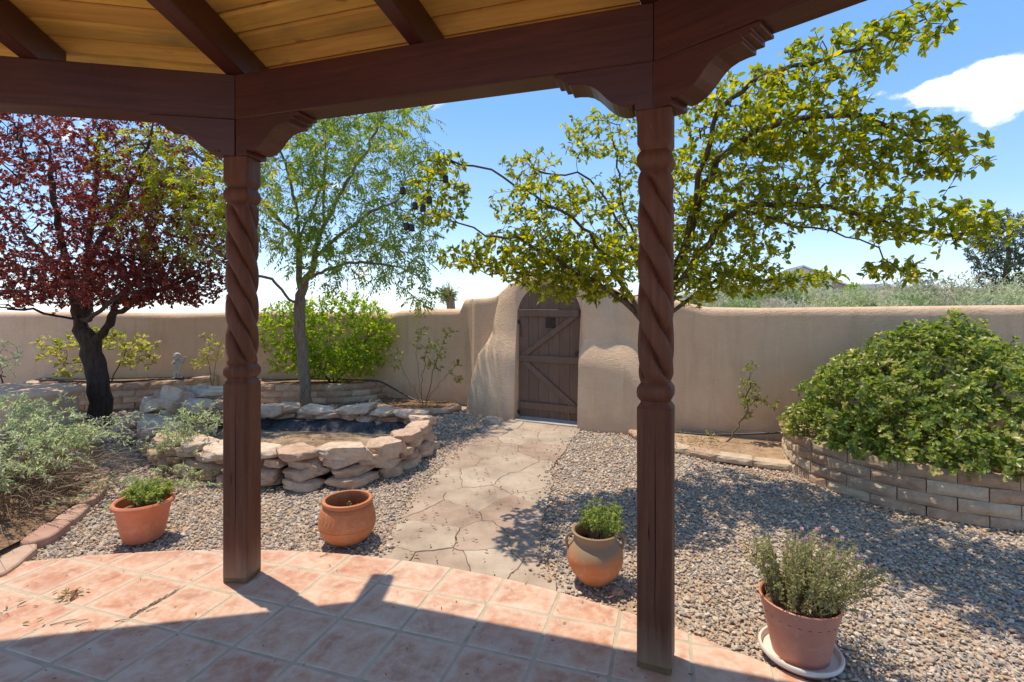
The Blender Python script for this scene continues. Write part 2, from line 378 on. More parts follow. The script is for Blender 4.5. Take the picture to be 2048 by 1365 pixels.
STATUEM = m_simple('statue_stone', (.62, .58, .52), (.42, .38, .33), 30, .85, .2, 90, .6, .006)
GREYP = m_simple('grey_plastic', (.25, .25, .24), (.32, .31, .29), 9, .6, .3, 30, 0)
DRYB = m_simple('dry_leaf_litter', (.28, .14, .06), (.42, .26, .12), 40, .85, .2, 30, 0)
PLUM = m_leaf('plum_leaf', [(0, (.10, .026, .030)), (.5, (.21, .045, .038)), (.85, (.35, .075, .042)), (1, (.55, .18, .06))], .48, tcol=(.46, .085, .045), rough=.4)
ASHL = m_leaf('ash_leaf', [(0, (.10, .16, .030)), (.6, (.19, .26, .038)), (1, (.42, .41, .05))], .52)
CRABL = m_leaf('crab_leaf', [(0, (.085, .125, .020)), (.4, (.18, .22, .028)), (.75, (.36, .36, .034)), (.98, (.50, .46, .035)), (1, (.50, .34, .03))], .58, rough=.42)
PITT = m_leaf('glossy_shrub_leaf', [(0, (.10, .16, .032)), (.4, (.22, .28, .055)), (.75, (.42, .44, .13)), (1, (.56, .46, .20))], .42, rough=.34, spec=.5)
LIME = m_leaf('lime_shrub_leaf', [(0, (.12, .20, .028)), (.5, (.22, .33, .038)), (1, (.40, .47, .06))], .55)
YELLO = m_leaf('yellow_shrub_leaf', [(0, (.18, .22, .05)), (.6, (.32, .33, .08)), (1, (.46, .40, .12))], .5)
SAGE = m_leaf('sage_leaf', [(0, (.24, .31, .14)), (.5, (.42, .49, .28)), (.85, (.58, .62, .43)), (1, (.32, .46, .09))], .42, rough=.7)
LAV = m_leaf('lavender_bloom', [(0, (.40, .37, .52)), (1, (.56, .53, .62))], .3, rough=.8)
ROSEL = m_leaf('rose_leaf', [(0, (.12, .17, .05)), (.6, (.22, .26, .08)), (1, (.42, .33, .12))], .45)
POTL = m_leaf('pot_plant_leaf', [(0, (.12, .18, .05)), (.5, (.24, .32, .075)), (1, (.42, .45, .12))], .45)
POTD = m_leaf('drying_plant_leaf', [(0, (.17, .18, .075)), (.6, (.30, .31, .13)), (1, (.44, .40, .19))], .4)
PINK = m_leaf('pink_bloom', [(0, (.60, .38, .45)), (1, (.70, .50, .55))], .3)
SCRUBL = m_leaf('scrub_leaf', [(0, (.17, .22, .10)), (.25, (.40, .45, .24)), (.5, (.44, .38, .31)), (.75, (.52, .52, .34)), (1, (.16, .27, .06))], .3, rough=.85)
FARTL = m_leaf('far_tree_leaf', [(0, (.075, .10, .06)), (1, (.14, .17, .10))], .3, rough=.8)
PBARK = m_bark('plum_bark', (.045, .030, .024), (.105, .072, .055)); ABARK = m_bark('ash_bark', (.17, .125, .09), (.30, .235, .175))
CBARK = m_bark('crab_bark', (.085, .062, .045), (.17, .125, .09)); TWIG = m_bark('twig_bark', (.12, .085, .055), (.22, .165, .11)); DRYS = m_bark('dry_stem', (.24, .17, .115), (.40, .30, .215))

# ------------------------------------------------------------------ foliage tools
def nrm(a): return a / (np.linalg.norm(a, axis=-1, keepdims=True) + 1e-9)
def leaves(P, D, N, L, Wd, tint, big=False, fold=.25, droop=.15, obov=False):
    P = np.asarray(P, float); D = nrm(np.asarray(D, float)); n = len(P)
    N = np.asarray(N, float); N = nrm(N - D * (N * D).sum(1, keepdims=True)); S = np.cross(D, N)
    L = np.broadcast_to(np.asarray(L, float), (n,))[:, None]; Wd = np.broadcast_to(np.asarray(Wd, float), (n,))[:, None]
    def pt(t, s, up): return P + D * (L * t) + S * (Wd * s) + N * (Wd * up) - N * (L * droop * t * t)
    if not big:
        mid = .5 if not obov else .65
        V = np.stack([pt(0, 0, 0), pt(mid, .5, fold), pt(1, 0, 0), pt(mid, -.5, fold)], 1)
        V = V.reshape(-1, 3); b = np.arange(n)[:, None] * 4
        T = np.concatenate([b + [0, 1, 2], b + [0, 2, 3]], 0); return V, None, T, np.repeat(tint, 4)
    a, c = (.32, .72) if not obov else (.45, .82); wa, wc = (.5, .38) if not obov else (.36, .5)
    V = np.stack([pt(0, 0, 0), pt(a, wa, fold), pt(c, wc, fold), pt(1, 0, .05), pt(c, -wc, fold), pt(a, -wa, fold), pt(a, 0, 0), pt(c, 0, 0)], 1).reshape(-1, 3)
    b = np.arange(n)[:, None] * 8
    T = np.concatenate([b + [0, 6, 1], b + [0, 5, 6], b + [7, 3, 2], b + [7, 4, 3]], 0); Q = np.concatenate([b + [6, 7, 2, 1], b + [5, 4, 7, 6]], 0)
    return V, Q, T, np.repeat(tint, 8)
class Fol:
    def __init__(s): s.V = []; s.Q = []; s.T = []; s.t = []; s.n = 0
    def add(s, r):
        V, Q, T, t = r; s.V.append(V); s.t.append(t)
        if Q is not None: s.Q.append(Q + s.n)
        if T is not None: s.T.append(T + s.n)
        s.n += len(V)
    def build(s, name, mat, parent=None, off=(0, 0, 0)):
        V = np.concatenate(s.V) - np.array(off)
        me = npmesh(name, V, np.concatenate(s.Q) if s.Q else None, np.concatenate(s.T) if s.T else None, np.concatenate(s.t))
        return link(name, me, mat, parent)
def rdir(n, up=0.0):
    d = rng.normal(size=(n, 3)); d = nrm(d); d[:, 2] += up; return nrm(d)
class Skel:
    def __init__(s): s.p = []; s.par = []; s.w = []
    def node(s, p, par, w=0): s.p.append(np.array(p, float)); s.par.append(par); s.w.append(w); return len(s.p) - 1
    def limb(s, pts, start=None, step=.08, wob=.012):
        C = catmull([Vector(q) for q in pts], 8); last = start; acc = 0
        if start is None: last = s.node(C[0], -1)
        ids = [last]
        prev = Vector(s.p[last])
        for q in C[1:]:
            if (q - prev).length >= step:
                qq = np.array(q) + rng.normal(size=3) * wob; last = s.node(qq, last); ids.append(last); prev = q
        return ids
    def near(s, q): 
        A = np.array(s.p); return int(np.argmin(((A - np.array(q)) ** 2).sum(1)))
    def grow(s, A, step=.08, curve=.25, sag=0., maxn=60000, minidx=0, wob=.012, maxlen=9, up=0.0):
        A = np.asarray(A); buf = np.zeros((maxn, 3)); n = len(s.p); buf[:n] = np.array(s.p); tips = []
        d0 = np.array([((buf[minidx:n] - a) ** 2).sum(1).min() for a in A]); order = np.argsort(d0)
        for i in order:
            a = A[i]; dd = ((buf[minidx:n] - a) ** 2).sum(1); k = int(np.argmin(dd)) + minidx; dist = math.sqrt(dd[k - minidx])
            if dist > maxlen or dist < step * .4: tips.append(k); continue
            p0 = buf[k]; pp = s.par[k]; dr = p0 - buf[pp] if pp >= 0 else np.array([0, 0, 1.]); dr = dr / (np.linalg.norm(dr) + 1e-9); dr[2] += up
            c = p0 + dr * dist * curve + (a - p0) * .35; m = max(1, int(dist / step)); last = k
            for j in range(1, m + 1):
                t = j / m; q = (1-t)**2 * p0 + 2*t*(1-t) * c + t*t * a; q = q + rng.normal(size=3) * wob * (j < m); q[2] -= sag * t * t * dist
                last = s.node(q, last); 
                if n < maxn: buf[n] = q; n += 1
            tips.append(last)
        return tips
    def finish(s, r0, rt, expo=.5):
        P = np.array(s.p); par = np.array(s.par); n = len(P); kids = np.zeros(n, int); np.add.at(kids, par[par >= 0], 1)
        cnt = (kids == 0).astype(float)
        for i in range(n - 1, -1, -1):
            if par[i] >= 0: cnt[par[i]] += cnt[i]
        R = np.maximum(rt, r0 * (cnt / cnt.max()) ** expo); s.P = P; s.parr = par; s.R = R; s.cnt = cnt; s.kids = kids
        dr = np.zeros_like(P); m = par >= 0; dr[m] = P[m] - P[par[m]]; dr[~m] = (0, 0, 1); s.D = nrm(dr); return s
    def wood(s, name, mat, parent=None, off=(0, 0, 0), flare=0):
        ch = {}; 
        for i, p in enumerate(s.parr):
            if p >= 0: ch.setdefault(int(p), []).append(i)
        V = []; Q = []; stack = [(i, -1) for i in range(len(s.P)) if s.parr[i] < 0]; nv = 0
        ref = np.array([.31, .17, .94])
        while stack:
            i, fr = stack.pop(); pts = [i] if fr < 0 else [fr, i]; rr = [s.R[i]] if fr < 0 else [min(s.R[i], s.R[fr]), s.R[i]]
            while True:
                c = ch.get(pts[-1])
                if not c: break
                c = sorted(c, key=lambda k: -s.cnt[k]); 
                for k in c[1:]: stack.append((k, pts[-1]))
                pts.append(c[0]); rr.append(s.R[c[0]])
            if len(pts) < 2: continue
            P = s.P[pts]; r = np.array(rr)
            if len(r) > 6: r[1:-1] = (r[:-2] + r[1:-1] * 2 + r[2:]) / 4
            mr = r.max(); ns = 12 if mr > .05 else (7 if mr > .018 else (5 if mr > .008 else 3))
            if fr < 0 and flare: r = r * (1 + flare * np.exp(-np.arange(len(r)) * .7))
            d = np.gradient(P, axis=0); d = nrm(d); a = np.cross(d, ref if abs(d[0] @ ref) < .9 else np.array([1., 0, 0])); a = nrm(a); b = np.cross(d, a)
            th = np.arange(ns) * 2 * np.pi / ns
            ring = P[:, None, :] + (a[:, None, :] * np.cos(th)[None, :, None] + b[:, None, :] * np.sin(th)[None, :, None]) * r[:, None, None]
            if mr > .05:
                ring += (a[:, None, :] * np.cos(th)[None, :, None] + b[:, None, :] * np.sin(th)[None, :, None]) * (r[:, None, None] * .12 * np.sin(th * 3 + 1)[None, :, None])
            m = len(P); V.append(ring.reshape(-1, 3)); k = np.arange(ns); k2 = (k + 1) % ns
            for j in range(m - 1): Q.append(nv + np.stack([j*ns+k, j*ns+k2, (j+1)*ns+k2, (j+1)*ns+k], 1))
            nv += m * ns
        me = npmesh(name, np.concatenate(V) - np.array(off), np.concatenate(Q), smooth=True); return link(name, me, mat, parent)
    def leafnodes(s, k):
        return np.where(s.cnt <= k)[0]
DENS = 1.0
def blob(px, py, Y, rx, rz, ry, n, shell=.0, zmin=-9):
    n = int(n * DENS)
    c = at(px, py, Y); k = Y / FOC; d = rng.normal(size=(n, 3)); d = nrm(d); r = rng.random(n) ** (1 / 3); r = shell + (1 - shell) * r
    q = d * r[:, None] * np.array([rx * k, ry, rz * k]) + np.array(c); return q[q[:, 2] > zmin]
def tint01(n, a=.0, b=1, hot=.06):
    t = rng.beta(2, 2.2, n) * (b - a) * .95 + a; h = rng.random(n) < hot; t[h] = rng.uniform(.9, 1, h.sum()); return t
def leaf_on(sk, ids, per, L, Wr, tint, up=.2, out=.9, big=False, **k):
    ids = np.repeat(ids, per); n = len(ids); D = sk.D[ids] * .55 + rdir(n, up) * out; D = nrm(D)
    par = sk.parr[ids]; par = np.where(par < 0, ids, par); t = rng.random(n)[:, None]; P = sk.P[ids] * (1 - t) + sk.P[par] * t
    N = rdir(n, 1.3); l = rng.uniform(L * .65, L * 1.2, n); return leaves(P, D, N, l, l * Wr, tint(n), big=big, **k)
def compound(P, D, npair, LR, LL, wr, tint):
    """pinnate leaves: rachis direction D, npair pairs of leaflets and one at the tip"""
    n = len(P); D = nrm(D); N = rdir(n, 1.6); N = nrm(N - D * (N * D).sum(1, keepdims=True)); S = np.cross(D, N); out = []
    LR = LR * rng.uniform(.7, 1.15, n)
    for j in range(npair + 1):
        t = .25 + .75 * j / npair
        base = P + D * (LR * t)[:, None] - np.array([0, 0, 1.]) * (LR * .35 * t * t)[:, None]
        for sg in ((-1, 1) if j < npair else (0,)):
            dd = D * (.55 if sg else 1) + S * sg * .85 - np.array([0, 0, .35]) + rng.normal(size=(n, 3)) * .12
            l = LL * rng.uniform(.75, 1.15, n) * (1 - .25 * abs(t - .6)); out.append(leaves(base, dd, N + rng.normal(size=(n, 3)) * .3, l, l * wr, tint, droop=.25, fold=.12))
    V = np.concatenate([o[0] for o in out]); T = []; b = 0
    for o in out: T.append(o[2] + b); b += len(o[0])
    return V, None, np.concatenate(T), np.concatenate([o[3] for o in out])

# ------------------------------------------------------------------ terrain, ground
GX = lambda X, Y: -.02
def terrain_z(x, y):
    # beyond the right-hand wall the desert rises to a low shelf; elsewhere it stays near garden level
    dist = (x - 4.0) * .45 + (y - 5.4) * .9
    az = math.atan2(x, max(y, .01))
    k = sm(.12, .42, az) * sm(1.5, 20, dist)
    z = -.03 + k * (1.62 + .0042 * max(0, dist - 20)) + sm(2, 10, dist) * .18 * noise.noise(Vector((x * .12, y * .12, 3)))
    z -= .024 * max(0, dist - 9) * sm(.32, .16, az)
    if -9 < x < 6 and -3 < y < 9: z += .008 * noise.noise(Vector((x * 1.7, y * 1.7, 0)))
    return z
xs = np.concatenate([[-1500, -500, -150, -60, -30, -18], np.arange(-12, 12.01, .4), [14, 17, 20, 24, 28, 33, 40, 50, 65, 90, 130, 200, 500, 1500]])
ys = np.concatenate([[-1500, -200, -30, -12], np.arange(-6, 12.01, .4), [13, 14.5, 16, 18, 20, 23, 26, 30, 35, 42, 50, 60, 75, 95, 120, 160, 240, 500, 1500]])
V = [(x, y, terrain_z(x, y)) for y in ys for x in xs]; nx = len(xs)
F = [[j*nx+i, j*nx+i+1, (j+1)*nx+i+1, (j+1)*nx+i] for j in range(len(ys)-1) for i in range(nx-1)]
tag(link('ground', mesh('ground', V, F, True), SOIL), 'sandy ground under the gravel and out into the desert', kind='structure')

# ------------------------------------------------------------------ patio of terracotta tiles, cut to a circle
edge_px = [(0, 1130), (60, 1122), (138, 1113), (270, 1103), (385, 1101), (520, 1103), (610, 1105), (705, 1111), (850, 1126.5), (903, 1135), (1004, 1154), (1116, 1181.5), (1231, 1213), (1345, 1253), (1470, 1303), (1612, 1365)]
E = np.array([gr(*p)[:2] for p in edge_px]); A_ = np.c_[2 * E, np.ones(len(E))]; s_ = np.linalg.lstsq(A_, (E ** 2).sum(1), rcond=None)[0]
PC = (s_[0], s_[1]); PR = math.sqrt(s_[2] + s_[0] ** 2 + s_[1] ** 2)
patio = thing('patio_floor', None, None); patio['kind'] = 'structure'; patio['label'] = 'round edged patio of square terracotta tiles'
slab = MB().prism([(PC[0] + (PR - .004) * math.cos(t), PC[1] + (PR - .004) * math.sin(t)) for t in np.linspace(0, 2*math.pi, 181)[:-1]], -.12, -.003)
slab.build('grout_bed', GROUT, patio)
def clip_circle(poly, cx, cy, R):
    """convex polygon clipped to a circle"""
    def ins(p): return (p[0]-cx)**2 + (p[1]-cy)**2 <= R*R
    def cross_(a, b):
        lo, hi = (a, b) if ins(a) else (b, a)
        for _ in range(30):
            m = ((lo[0]+hi[0])/2, (lo[1]+hi[1])/2)
            if ins(m): lo = m
            else: hi = m
        return lo
    out = []; n = len(poly)
    for i in range(n):
        a, b = poly[i], poly[(i+1) % n]
        if ins(a): out.append(a)
        if ins(a) != ins(b): out.append(cross_(a, b))
    if len(out) < 3: return []
    res = []                                             # put points on the arc where the cut is
    for i in range(len(out)):
        a, b = out[i], out[(i+1) % len(out)]; res.append(a)
        on = lambda p: abs(math.hypot(p[0]-cx, p[1]-cy) - R) < 1e-4
        if on(a) and on(b):
            ta = math.atan2(a[1]-cy, a[0]-cx); tb = math.atan2(b[1]-cy, b[0]-cx)
            d = (tb - ta + math.pi) % (2*math.pi) - math.pi
            for k in range(1, 6): res.append((cx + R*math.cos(ta + d*k/6), cy + R*math.sin(ta + d*k/6)))
    return res
ta, tb_ = .315, .1003
def gw(i, j): return (ta * i - tb_ * j - 2.743, -.1003 * i - .315 * j + 3.112)
g_ = .024
tiles = []
for i in range(-8, 22):
    for j in range(-9, 14):
        q = [gw(i + g_, j + g_), gw(i + 1 - g_, j + g_), gw(i + 1 - g_, j + 1 - g_), gw(i + g_, j + 1 - g_)]
        cxy = gw(i + .5, j + .5)
        if cxy[1] < .75 or cxy[1] > 4: continue
        if abs(cxy[0]) > cxy[1] * 1.30 + .8: continue
        if math.hypot(cxy[0]-PC[0], cxy[1]-PC[1]) > PR + .25: continue
        q = [(x + random.uniform(-.0025, .0025), y + random.uniform(-.0025, .0025)) for x, y in q][::-1]
        # corners slightly rounded
        qq = []
        for k in range(4):
            p, a, b = Vector(q[k]), Vector(q[k-1]), Vector(q[(k+1) % 4])
            qq += [tuple(p + (a-p).normalized() * .011), tuple(p + ((a-p).normalized() + (b-p).normalized()) * .003), tuple(p + (b-p).normalized() * .011)]
        c = clip_circle(qq, PC[0], PC[1], PR)
        if len(c) < 3: continue
        ar = .5 * sum(c[k-1][0]*c[k][1] - c[k][0]*c[k-1][1] for k in range(len(c)))
        if ar < 0: c = c[::-1]
        if abs(ar) < .0008: continue
        tiles.append(c)
for c in tiles:
    mb = MB().prism(c, -.02, random.uniform(-.0008, .0012), .0035); n = len(c); mb.F.remove([2*n + k for k in range(n)])
    ctr_ = Vector((sum(p[0] for p in c)/n, sum(p[1] for p in c)/n)); zt = mb.V[2*n].z
    sh = [Vector(p) + (ctr_ - Vector(p)).normalized() * min(.045, (ctr_ - Vector(p)).length * .6) for p in c]
    mb.V += [Vector((p.x, p.y, zt)) for p in sh]; mb.F += [[2*n+k, 2*n+(k+1) % n, 3*n+(k+1) % n, 3*n+k] for k in range(n)] + [[3*n+k for k in range(n)]]
    o = mb.build('tile', TILE, patio); at_ = o.data.attributes.new('tint', 'FLOAT', 'POINT'); at_.data.foreach_set('value', np.array([1.] * (3*n) + [0.] * n, np.float32))
# the part of the patio behind the camera, seen only from elsewhere
mb = MB()
for i in range(-16, 30):
    for j in range(-9, 30):
        cxy = gw(i + .5, j + .5)
        if cxy[1] >= .75 and not abs(cxy[0]) > cxy[1] * 1.30 + .8: continue
        if math.hypot(cxy[0]-PC[0], cxy[1]-PC[1]) > PR - .23: continue
        q = [gw(i + g_, j + g_), gw(i + 1 - g_, j + g_), gw(i + 1 - g_, j + 1 - g_), gw(i + g_, j + 1 - g_)]
        mb.prism(q[::-1], -.02, 0)
tag(mb.build('tile_field', TILE, patio), kind='stuff')

# ------------------------------------------------------------------ flagstone path
pathL = [(760, 1118), (786, 1050), (816, 1009), (843, 975), (868, 945), (904, 908), (930, 884), (955, 866), (985, 848), (1030, 836)]
pathR = [(1172, 853), (1160, 862), (1135, 885), (1112, 925), (1103, 960), (1096, 1000), (1086, 1060), (1092, 1110), (1100, 1150), (1106, 1185)]
PL = catmull([gr(*p) for p in pathL], 5); PRt = catmull([gr(*p) for p in pathR], 5)
path_poly = [(p.x, p.y) for p in PL] + [(p.x, p.y) for p in PRt] + [(.18, 2.75), (-.85, 2.95)]
path = thing('garden_path', None, None); path['kind'] = 'structure'; path['label'] = 'flagstone path from the patio to the wooden gate'
pr = np.array(path_poly); rnd = random.Random(3)
seeds = []
for _ in range(6000):
    p = (rnd.uniform(-1.1, 1.2), rnd.uniform(2.7, 7.2))
    if not inpoly(p[0], p[1], path_poly): continue
    md = .30 + .03 * (p[1] - 3)
    if all((p[0]-q[0])**2 + (p[1]-q[1])**2 > md*md for q in seeds): seeds.append(p)
bound = []
P2 = [Vector(p) for p in path_poly]
mir = []
for s0 in seeds:
    p = Vector(s0)
    for i in range(len(P2)):
        a, b = P2[i-1], P2[i]; ab = b - a
        if ab.length < 1e-6: continue
        t = max(0, min(1, (p-a).dot(ab)/ab.length_squared)); q = a + ab*t
        if (q-p).length < .42 and 0 < t < 1: mir.append(tuple(q*2 - p))
allp = seeds + mir
def clip_half(poly, mx_, my, nx_, ny):
    out = []
    for i in range(len(poly)):
        a, b = poly[i-1], poly[i]; da = (a[0]-mx_)*nx_ + (a[1]-my)*ny; db = (b[0]-mx_)*nx_ + (b[1]-my)*ny
        if da <= 0: 
            if db <= 0: out.append(b)
            else: t = da/(da-db); out.append((a[0]+(b[0]-a[0])*t, a[1]+(b[1]-a[1])*t))
        elif db <= 0:
            t = da/(da-db); out.append((a[0]+(b[0]-a[0])*t, a[1]+(b[1]-a[1])*t)); out.append(b)
    return out
def wobble(x, y, a=.05):
    v = Vector((x*2.6, y*2.6, 0)); f = Vector((x*11, y*11, 7))
    return (x + a*noise.noise(v) + .022*noise.noise(f), y + a*noise.noise(v + Vector((31, 7, 0))) + .022*noise.noise(f + Vector((9, 50, 0))))
for s0 in seeds:
    poly = [(s0[0]-1, s0[1]-1), (s0[0]+1, s0[1]-1), (s0[0]+1, s0[1]+1), (s0[0]-1, s0[1]+1)]
    for q in allp:
        d2 = (q[0]-s0[0])**2 + (q[1]-s0[1])**2
        if d2 < 1e-9 or d2 > 2: continue
        dx, dy = q[0]-s0[0], q[1]-s0[1]; poly = clip_half(poly, (q[0]+s0[0])/2, (q[1]+s0[1])/2, dx, dy)
        if len(poly) < 3: break
    if len(poly) < 3: continue
    fine = []
    for i in range(len(poly)):
        a, b = poly[i], poly[(i+1) % len(poly)]; L = math.hypot(b[0]-a[0], b[1]-a[1]); m = max(1, int(L/.035))
        for k in range(m): fine.append(wobble(a[0]+(b[0]-a[0])*k/m, a[1]+(b[1]-a[1])*k/m))
    ar = .5 * sum(fine[k-1][0]*fine[k][1] - fine[k][0]*fine[k-1][1] for k in range(len(fine)))
    if ar < .01: continue
    c = Vector((sum(p[0] for p in fine)/len(fine), sum(p[1] for p in fine)/len(fine)))
    fr = .0018 + .0016 * abs(noise.noise(Vector((s0[0]*3, s0[1]*3, 9))))
    fine = [tuple(Vector(p) + (c - Vector(p)).normalized() * fr) for p in fine]
    MB().prism(fine, -.06, random.uniform(-.010, -.004), .003).build('flagstone', FLAG, path)
# sill under the gate
MB().box((.02, -.16, -.03), (.93, .12, .012)).build('threshold', m_simple('sill_concrete', (.42, .38, .33), (.52, .47, .41)), path, loc=(.083, 7.0, 0), rot=(0, 0, math.atan2(-.436, .9)), bevel=.008)

# ------------------------------------------------------------------ adobe wall with arched gateway
D0 = Vector((.083, 7.0)); EU = Vector((.9, -.436)).normalized(); NU = Vector((-.436, -.9)).normalized()
DW = .93
def uv(u, v): return D0 + EU * u + NU * v
def arch(u):
    k = (u - DW/2) / (DW/2 + .0); return 1.42 + .44 * math.sqrt(max(0, 1 - k*k))
def uL(z): return interp(z, [0, .47, .84, 1.0, 1.17, 1.38, 1.64, 1.85], [-.97, -.90, -.78, -.66, -.57, -.54, -.48, -.3])
def uR(z): return interp(z, [0, .3, .7, .95, 1.1, 1.3, 1.8], [2.08, 1.95, 1.72, 1.55, 1.42, 1.38, 1.2])
def vfront(u, z):
    if u < DW/2:
        wall = -.50 - .09 * sm(-.9, -1.25, u); L = uL(z); vf = .135 - .05*z - .045 * sm(.80, 1.2, z)
        t = max(0, -u) / abs(L); vb = vf - .24 * t ** 1.6
        if u > 0: vb = vf
        k = sm(L - .10, L + .10, u); return wall + (vb - wall) * k
    wall = -.19; Rr = uR(z); vf = .215 - .05*z - .09 * sm(.78, 1.16, z)
    t = max(0, (u - DW)) / (Rr - DW); vb = vf - .12 * t ** 1.8
    k = sm(Rr + .13, Rr - .13, u); return wall + (vb - wall) * k
def htop(u): return interp(u, [-2.6, -2.1, -1.72, -1.52, -1.3, -.7, -.45, -.2, .1, .47, .85, 1.15, 1.5, 1.95, 2.15, 2.4, 3, 5, 8], [1.44, 1.47, 1.52, 1.63, 1.66, 1.67, 1.72, 1.87, 1.98, 2.03, 1.97, 1.83, 1.70, 1.64, 1.61, 1.535, 1.525, 1.555, 1.58])
stations = []   # (front(z)->Vector2, normal, height, zlow)
us = list(np.arange(-1.24, -.001, .04)) + [-.0005]
def add_u(u, zl): stations.append((lambda z, u=u: uv(u, vfront(u, z)), NU, htop(u), zl, uv(u, -.36 if u > -.9 else -.36 - .5 * sm(-.9, -1.24, u))))
left_pts = [(-14, 7.4), (-10, 8.0), (-7, 8.42), (-5.6, 8.62), (-4.9, 8.72), (-3.7, 8.98), (-3.0, 8.9), (-2.17, 8.6), (-1.45, 8.33)]
LC = catmull([Vector((x, y, 0)) for x, y in left_pts] + [Vector((*uv(-1.24, -.59), 0))], 6)[:-1]
for i, p in enumerate(LC):
    a = LC[max(i-1, 0)]; b = LC[min(i+1, len(LC)-1)]; t = (b - a).normalized(); n = Vector((t.y, -t.x))
    fr = i / len(LC); h = 1.44 + .035 * noise.noise(Vector((p.x * .6, 2, 5))) + .02 * sm(-6, -10, p.x)
    if p.x > -1.95: h = 1.47 + .03 * sm(-1.95, -1.5, p.x)
    bulge = .03
    stations.append((lambda z, p=p, n=n: Vector((p.x, p.y)) + n * (.06 * sm(1.3, 0, z) + .02 * noise.noise(Vector((p.x, z * 1.5, 4)))), n, h, 0, Vector((p.x, p.y)) - n * .3))
for u in us: add_u(u, 0)
for k in range(0, 25):
    t = k / 24; u = DW/2 - DW/2 * math.cos(math.pi * t); add_u(min(max(u, .0), DW), arch(u))
for u in [DW + .0005] + list(np.arange(DW + .04, 2.6, .05)) + list(np.arange(2.6, 7.5, .2)): add_u(u, 0)
NF = 30; NT = 8
V = []; 
for (fn, n, h, zl, back) in stations:
    ring = []
    r = .10
    for k in range(NF + 1):
        z = zl + (h - r - zl) * k / NF if zl < h - r else zl
        p = fn(z); 
        w = .008 * noise.noise(Vector((p.x * 2.2, p.y * 2.2, z * 2.2)))
        ring.append((p.x + n.x * w, p.y + n.y * w, z if zl else z - (.05 if k == 0 else 0)))
    pf = fn(h - r); 
    for k in range(1, NT + 1):
        t = k / (NT + 1); a = math.pi * t
        q = pf * (.5 + .5 * math.cos(a)) + back * (.5 - .5 * math.cos(a)); ring.append((q.x, q.y, h - r + r * math.sin(a) ** .8 * 1.0))
    for k in range(7): ring.append((back.x, back.y, (h - r) + (zl - (h - r)) * k / 6))
    V += ring
m_ = NF + 1 + NT + 7; F = []
for i in range(len(stations) - 1):
    for k in range(m_):
        k2 = (k + 1) % m_; F.append([i*m_+k, i*m_+k2, (i+1)*m_+k2, (i+1)*m_+k][::-1])
F.append(list(range(m_))); F.append([(len(stations)-1)*m_ + k for k in range(m_)][::-1])
me = mesh('garden_wall', V, F, True)
bm = bmesh.new(); bm.from_mesh(me); bmesh.ops.recalc_face_normals(bm, faces=bm.faces)
for e in bm.edges: e.smooth = not (len(e.link_faces) == 2 and e.calc_face_angle(0) > 1.2)
bm.to_mesh(me); bm.free()
gw_o = link('garden_wall', me, STUCCO); tag(gw_o, 'tan adobe wall with rounded top and arched gateway', 'wall', kind='structure')

# ------------------------------------------------------------------ gate
gate = thing('wooden_gate', 'brown arched plank gate with a z brace set in the adobe wall', 'gate', (D0.x, D0.y, 0), math.atan2(EU.y, EU.x))
npk = 6; gl, gr2 = .012, DW - .028
def gtop(u):
    k = (u - DW/2) / (DW/2 - .005); return 1.41 + .438 * math.sqrt(max(0, 1 - k*k))
for i in range(npk):
    a = gl + (gr2 - gl) * i / npk + .001; b = gl + (gr2 - gl) * (i + 1) / npk - .001
    top = [(a + (b - a) * k / 6, gtop(a + (b - a) * k / 6)) for k in range(7)][::-1]
    pts = [(a, .03), (b, .03)] + top; n = len(pts)
    Vp = [(x, -.0, z) for x, z in pts] + [(x, .035, z) for x, z in pts]
    Fp = [list(range(n)), [n + k for k in range(n)][::-1]] + [[k, n + k, n + (k+1) % n, (k+1) % n] for k in range(n)]
    MB().add(Vp, Fp).build('plank', GATEW, gate, bevel=.003)
def grail(z0, z1, dz=0): 
    M = Matrix.Translation((0, 0, 0)); return MB().box((gl + .02, -.032, z0), (gr2 - .012, -.0005, z1)).build('rail', GATEW, gate, bevel=.004)
grail(1.405, 1.50); grail(.785, .875); grail(.14, .235)
def gdiag(x0, z0, x1, z1, w):
    a = Vector((x0, 0, z0)); b = Vector((x1, 0, z1)); 
    pts = [(x0, z0), (x0 + w * 1.6, z0), (x1, z1 - .0), (x1 - w * 1.6, z1)]
    if z1 < z0: pts = [(x0, z0), (x1 - w * 1.6, z1), (x1, z1), (x0 + w * 1.6, z0)]
    V = [(x, -.028, z) for x, z in pts] + [(x, -.0008, z) for x, z in pts]
    MB().add(V, [[0,1,2,3],[7,6,5,4],[0,4,5,1],[1,5,6,2],[2,6,7,3],[3,7,4,0]]).build('brace', GATEW, gate, bevel=.003)
gdiag(.04, .878, .875, 1.402, .075); gdiag(.05, .782, .865, .238, .075)
vw = MB().box((.415, -.012, 1.25), (.555, -.0006, 1.39)).build('peep_window', m_simple('dark_wood_trim', (.055, .032, .025), (.09, .055, .04)), gate, bevel=.003)
mb = MB(); 
for k in range(4): mb.box((.43 + .03*k, -.018, 1.262), (.437 + .03*k, -.0122, 1.378))
for k in range(3): mb.box((.423, -.0178, 1.285 + .035*k), (.547, -.0124, 1.291 + .035*k))
mb.build('grille', IRON, vw)
kn = MB().lathe([(.004, 0), (.026, .002), (.026, .008), (.012, .012), (.011, .034), (.022, .04), (.028, .052), (.025, .066), (.012, .074), (.002, .076)], 20)
k_ = kn.build('door_knob', IRON, gate, smooth=True, loc=(.872, -.003, .925), rot=(math.radians(90), 0, 0))
hg = MB().box((.002, -.02, 1.30), (.03, -.003, 1.36)); hg.tube([(.03, -.014, 1.34), (.05, -.02, 1.25), (.058, -.02, 1.12)], .006, 6); hg.build('hinge', IRON, gate)
